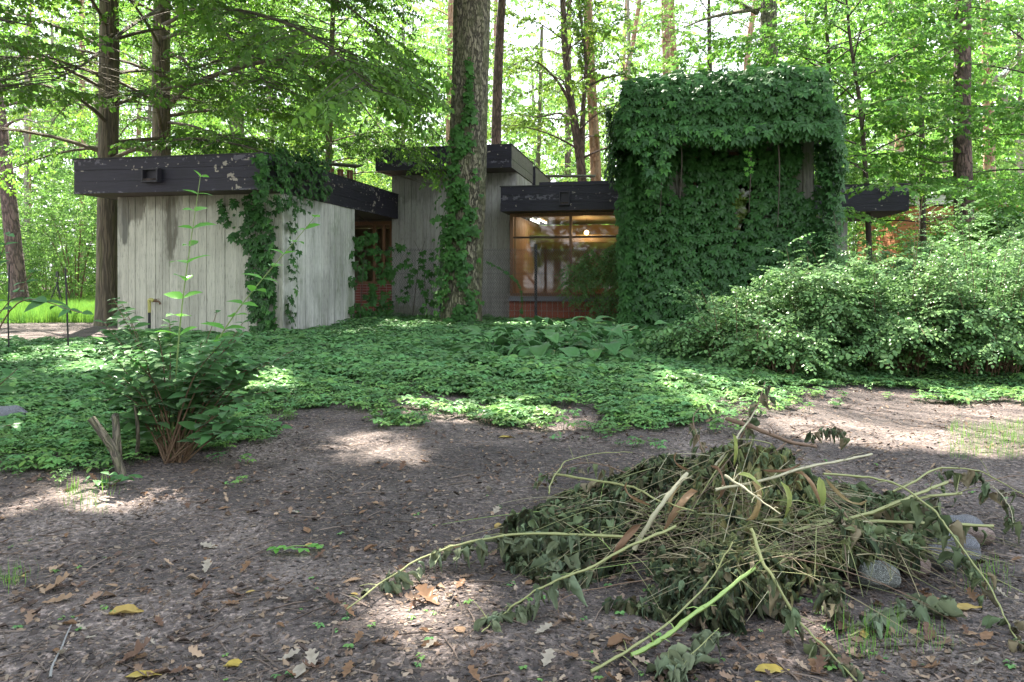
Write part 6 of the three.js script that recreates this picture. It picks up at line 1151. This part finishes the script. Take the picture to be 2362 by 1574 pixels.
  // broken and whole small leaves gathered in drifts
  [crumpled(91, 0.05, 0.032, 0.5), crumpled(92, 0.042, 0.03, 0.9), lobed(93, 0.06, 0.036, 0.6)].forEach((g, q) => {
    const I = new Inst();
    for (let k = 0; k < 2600; k++) {
      const d = 2.05 + Math.pow(R(), 1.3) * 8, x = (R() * 2 - 1) * (d * 0.7 + 0.3), z = -d, e = edgeDistance(x, z), drift = fbm(x * 1.7 + 4, z * 1.7, 37, 3) + 0.12 * smooth(-0.7, 0.2, e);
      if (e > 2.5 || drift < 0.53 + (R() - 0.5) * 0.16) continue;
      const c = cols[Math.floor(R() * 5)], s = 0.4 + R() * R() * 0.9, a = R() * 6.283, b = 0.8 + R() * 0.8;
      I.add(frame(ground(x, z, 0.006), V3(Math.cos(a), (R() - 0.5) * 0.5, Math.sin(a)), V3((R() - 0.5) * 0.9, R() < 0.3 ? -1 : 1, (R() - 0.5) * 0.9), s), new THREE.Color().setRGB(c[0] * b, c[1] * b * 0.93, c[2] * b * 0.85));
    }
    tag(I.build('leaf_litter', g, litterMat, scene), ['rolled scraps of dead leaf drifted over the soil', 'crumpled little dead leaves drifted over the soil', 'small lobed dead leaves drifted over the soil'][q], 'litter');
  });
  const needleG = new MB().tube([V3(-1, 0, 0), V3(-0.2, 0.06, 0.03), V3(1, 0, 0)], () => 0.035, 3).geo(), tw = new Inst();
  for (let k = 0; k < 4000; k++) { const d = 2.0 + Math.pow(R(), 1.4) * 6, x = (R() * 2 - 1) * (d * 0.7 + 0.3), z = -d; if (edgeDistance(x, z) > 0.5) continue; const a = R() * 6.283, s = 0.012 + Math.pow(R(), 4) * 0.08, v = 0.6 + R() * 0.9; tw.add(frame(ground(x, z, 0.004), V3(Math.cos(a), (R() - 0.5) * 0.1, Math.sin(a)), V3(0, 1, 0), s), new THREE.Color().setRGB(0.13 * v, 0.095 * v, 0.075 * v)); }
  tag(tw.build('twigs', needleG, litterMat, scene), 'thin broken twigs strewn over the soil', 'twigs');
  const stick = (label, pts, r, col) => { const g = curve(pts.map(([x, y]) => { const p = on(x, y); p.y = gh(p.x, p.z) + r * 0.8; return p; }), 16), b = g[0].clone(), m = new MB().tube(g.map((p) => p.clone().sub(b)), (s) => r * (1 - s * 0.5), 6).build('stick', std({ color: rgb(...col) }), scene); m.position.copy(b); tag(m, label, 'stick'); };
  stick('thin grey stick lying in the lower left corner', [[115, 1568], [120, 1545], [142, 1500], [148, 1480], [165, 1445], [180, 1426]], 0.0042, [0.22, 0.21, 0.2]);
  stick('short brown twig left of the second branch', [[1105, 1235], [1118, 1218], [1131, 1209]], 0.003, [0.2, 0.17, 0.15]);
  stick('brown stick under the near stone', [[1925, 1352], [1965, 1340], [2005, 1332]], 0.006, [0.14, 0.09, 0.06]);
  stick('dark twig on the soil below the bare spot', [[985, 1208], [1010, 1196], [1022, 1184]], 0.003, [0.1, 0.07, 0.06]);
  // green weed on the clearing
  { const p = on(690, 1268), g = thing('fallen_sprig', 'uprooted green sprig lying on the soil at the left', 'sprig', [p.x, gh(p.x, p.z) + 0.01, p.z]); new MB().tube([V3(-0.12, 0.005, 0.02), V3(-0.03, 0.02, 0), V3(0.1, 0.015, -0.03)], () => 0.0025, 5).build('stem', M.greenStem, g); for (let k = 0; k < 6; k++) { const o = part('leaf', G.ivy[k % 3], M.brightLeaves[k % 4], g); o.position.set(-0.1 + k * 0.04, 0.015, (R() - 0.5) * 0.03); o.rotation.set(0, R() * 6, 0.2); o.scale.setScalar(0.55); } }

  // rods of a vanished fence
  const rodM = std({ color: rgb(0.015, 0.012, 0.012), roughness: 0.6 });
  [[21, 828, 612, 0.011, 'thin black rod at the left edge'], [158, 825, 620, 0.013, 'thin black rod right of the other, before the sunlit path']].forEach(([px, y0, y1, r, label]) => { const a = on(px, y0), h = EYE - (y1 - HY) / F * -a.z, t = thing('fence_rod', label, 'rod', a.setY(-0.1)); new MB().tube([V3(0, 0, 0), V3(-0.02, h * 0.5, 0), V3(px > 100 ? -0.05 : 0, h + 0.1, 0)], () => r, 8).build('rod', rodM, t); part('cap', new THREE.SphereGeometry(r * 1.15, 8, 6), rodM, t).position.set(px > 100 ? -0.05 : 0, h + 0.1, 0); });
  // standpipe with a tap before the left block
  { const a = on(344, 772), t = thing('standpipe', 'black and yellow standpipe with a brass tap before the left wall', 'water tap', a.setY(0)), y1 = EYE - (697 - HY) / F * -a.z, yel = std({ color: rgb(0.42, 0.4, 0.12), roughness: 0.6 }), brass = std({ color: rgb(0.14, 0.085, 0.05), roughness: 0.5, metalness: 0.4 });
    part('pipe', new THREE.CylinderGeometry(0.03, 0.032, y1 - 0.22, 14).translate(0, (y1 - 0.22) / 2, 0), std({ color: rgb(0.02, 0.02, 0.02), roughness: 0.6 }), t);
    part('sleeve', new THREE.CylinderGeometry(0.033, 0.033, 0.24, 14).translate(0, y1 - 0.1, 0), yel, t);
    part('elbow', new MB().tube(curve([V3(0, y1 - 0.02, 0), V3(0, y1 + 0.04, 0), V3(0.05, y1 + 0.05, 0.01), V3(0.1, y1 + 0.02, 0.02)], 10), () => 0.036, 10).geo(), yel, t);
    const tap = part('tap', new MB().tube([V3(0.1, y1 + 0.02, 0.02), V3(0.2, y1 + 0.015, 0.03), V3(0.235, y1 - 0.01, 0.032), V3(0.24, y1 - 0.05, 0.032)], (s) => 0.022 + 0.006 * Math.sin(s * 9), 10).geo(), brass, t);
    part('lever', new MB().box(0.12, 0.22, y1 + 0.055, y1 + 0.068, 0.018, 0.04).box(0.155, 0.17, y1 + 0.02, y1 + 0.056, 0.022, 0.036).geo(false), brass, tap); }
  // camera tripod far off on the grass
  { const a = at(132, 718, 27), t = thing('tripod', 'black tripod standing on the grass beyond the path at the left', 'tripod', [a.x, gh(a.x, a.z), a.z]), k = std({ color: rgb(0.015, 0.015, 0.016), roughness: 0.5 });
    const head = V3(0.0, 0.98, 0);
    for (const [x, z] of [[-0.33, 0.12], [0.3, 0.1], [-0.08, -0.36]]) { const leg = part('leg', new MB().tube([head, V3(x * 0.5, 0.5, z * 0.5), V3(x * 0.52, 0.48, z * 0.52), V3(x, 0, z)], [0.02, 0.017, 0.012, 0.01], 8).geo(), k, t); part('clamp', new THREE.CylinderGeometry(0.024, 0.024, 0.05, 8), k, leg).position.set(x * 0.5, 0.5, z * 0.5); }
    part('column', new MB().tube([V3(0, 0.7, 0), V3(0.005, 1.2, 0)], () => 0.015, 8).geo(), k, t); part('hub', new THREE.CylinderGeometry(0.045, 0.04, 0.09, 10).translate(0, 0.98, 0), k, t);
    part('head', new MB().box(-0.05, 0.05, 1.2, 1.26, -0.04, 0.04).box(-0.035, 0.04, 1.265, 1.4, -0.05, 0.05).geo(false), k, t); part('pan_handle', new MB().tube([V3(-0.02, 1.22, 0), V3(-0.13, 1.14, 0.05)], () => 0.009, 6).geo(), k, t); }
}

// ---------------------------------------------------------------- air and picture
scene.traverse((o) => { if (o.isMesh) o.castShadow = o.receiveShadow = true; });
const renderer = new THREE.WebGLRenderer();
renderer.shadowMap.enabled = true;
renderer.toneMapping = THREE.LinearToneMapping;
renderer.toneMappingExposure = EXPOSURE;
renderer.render(scene, camera);
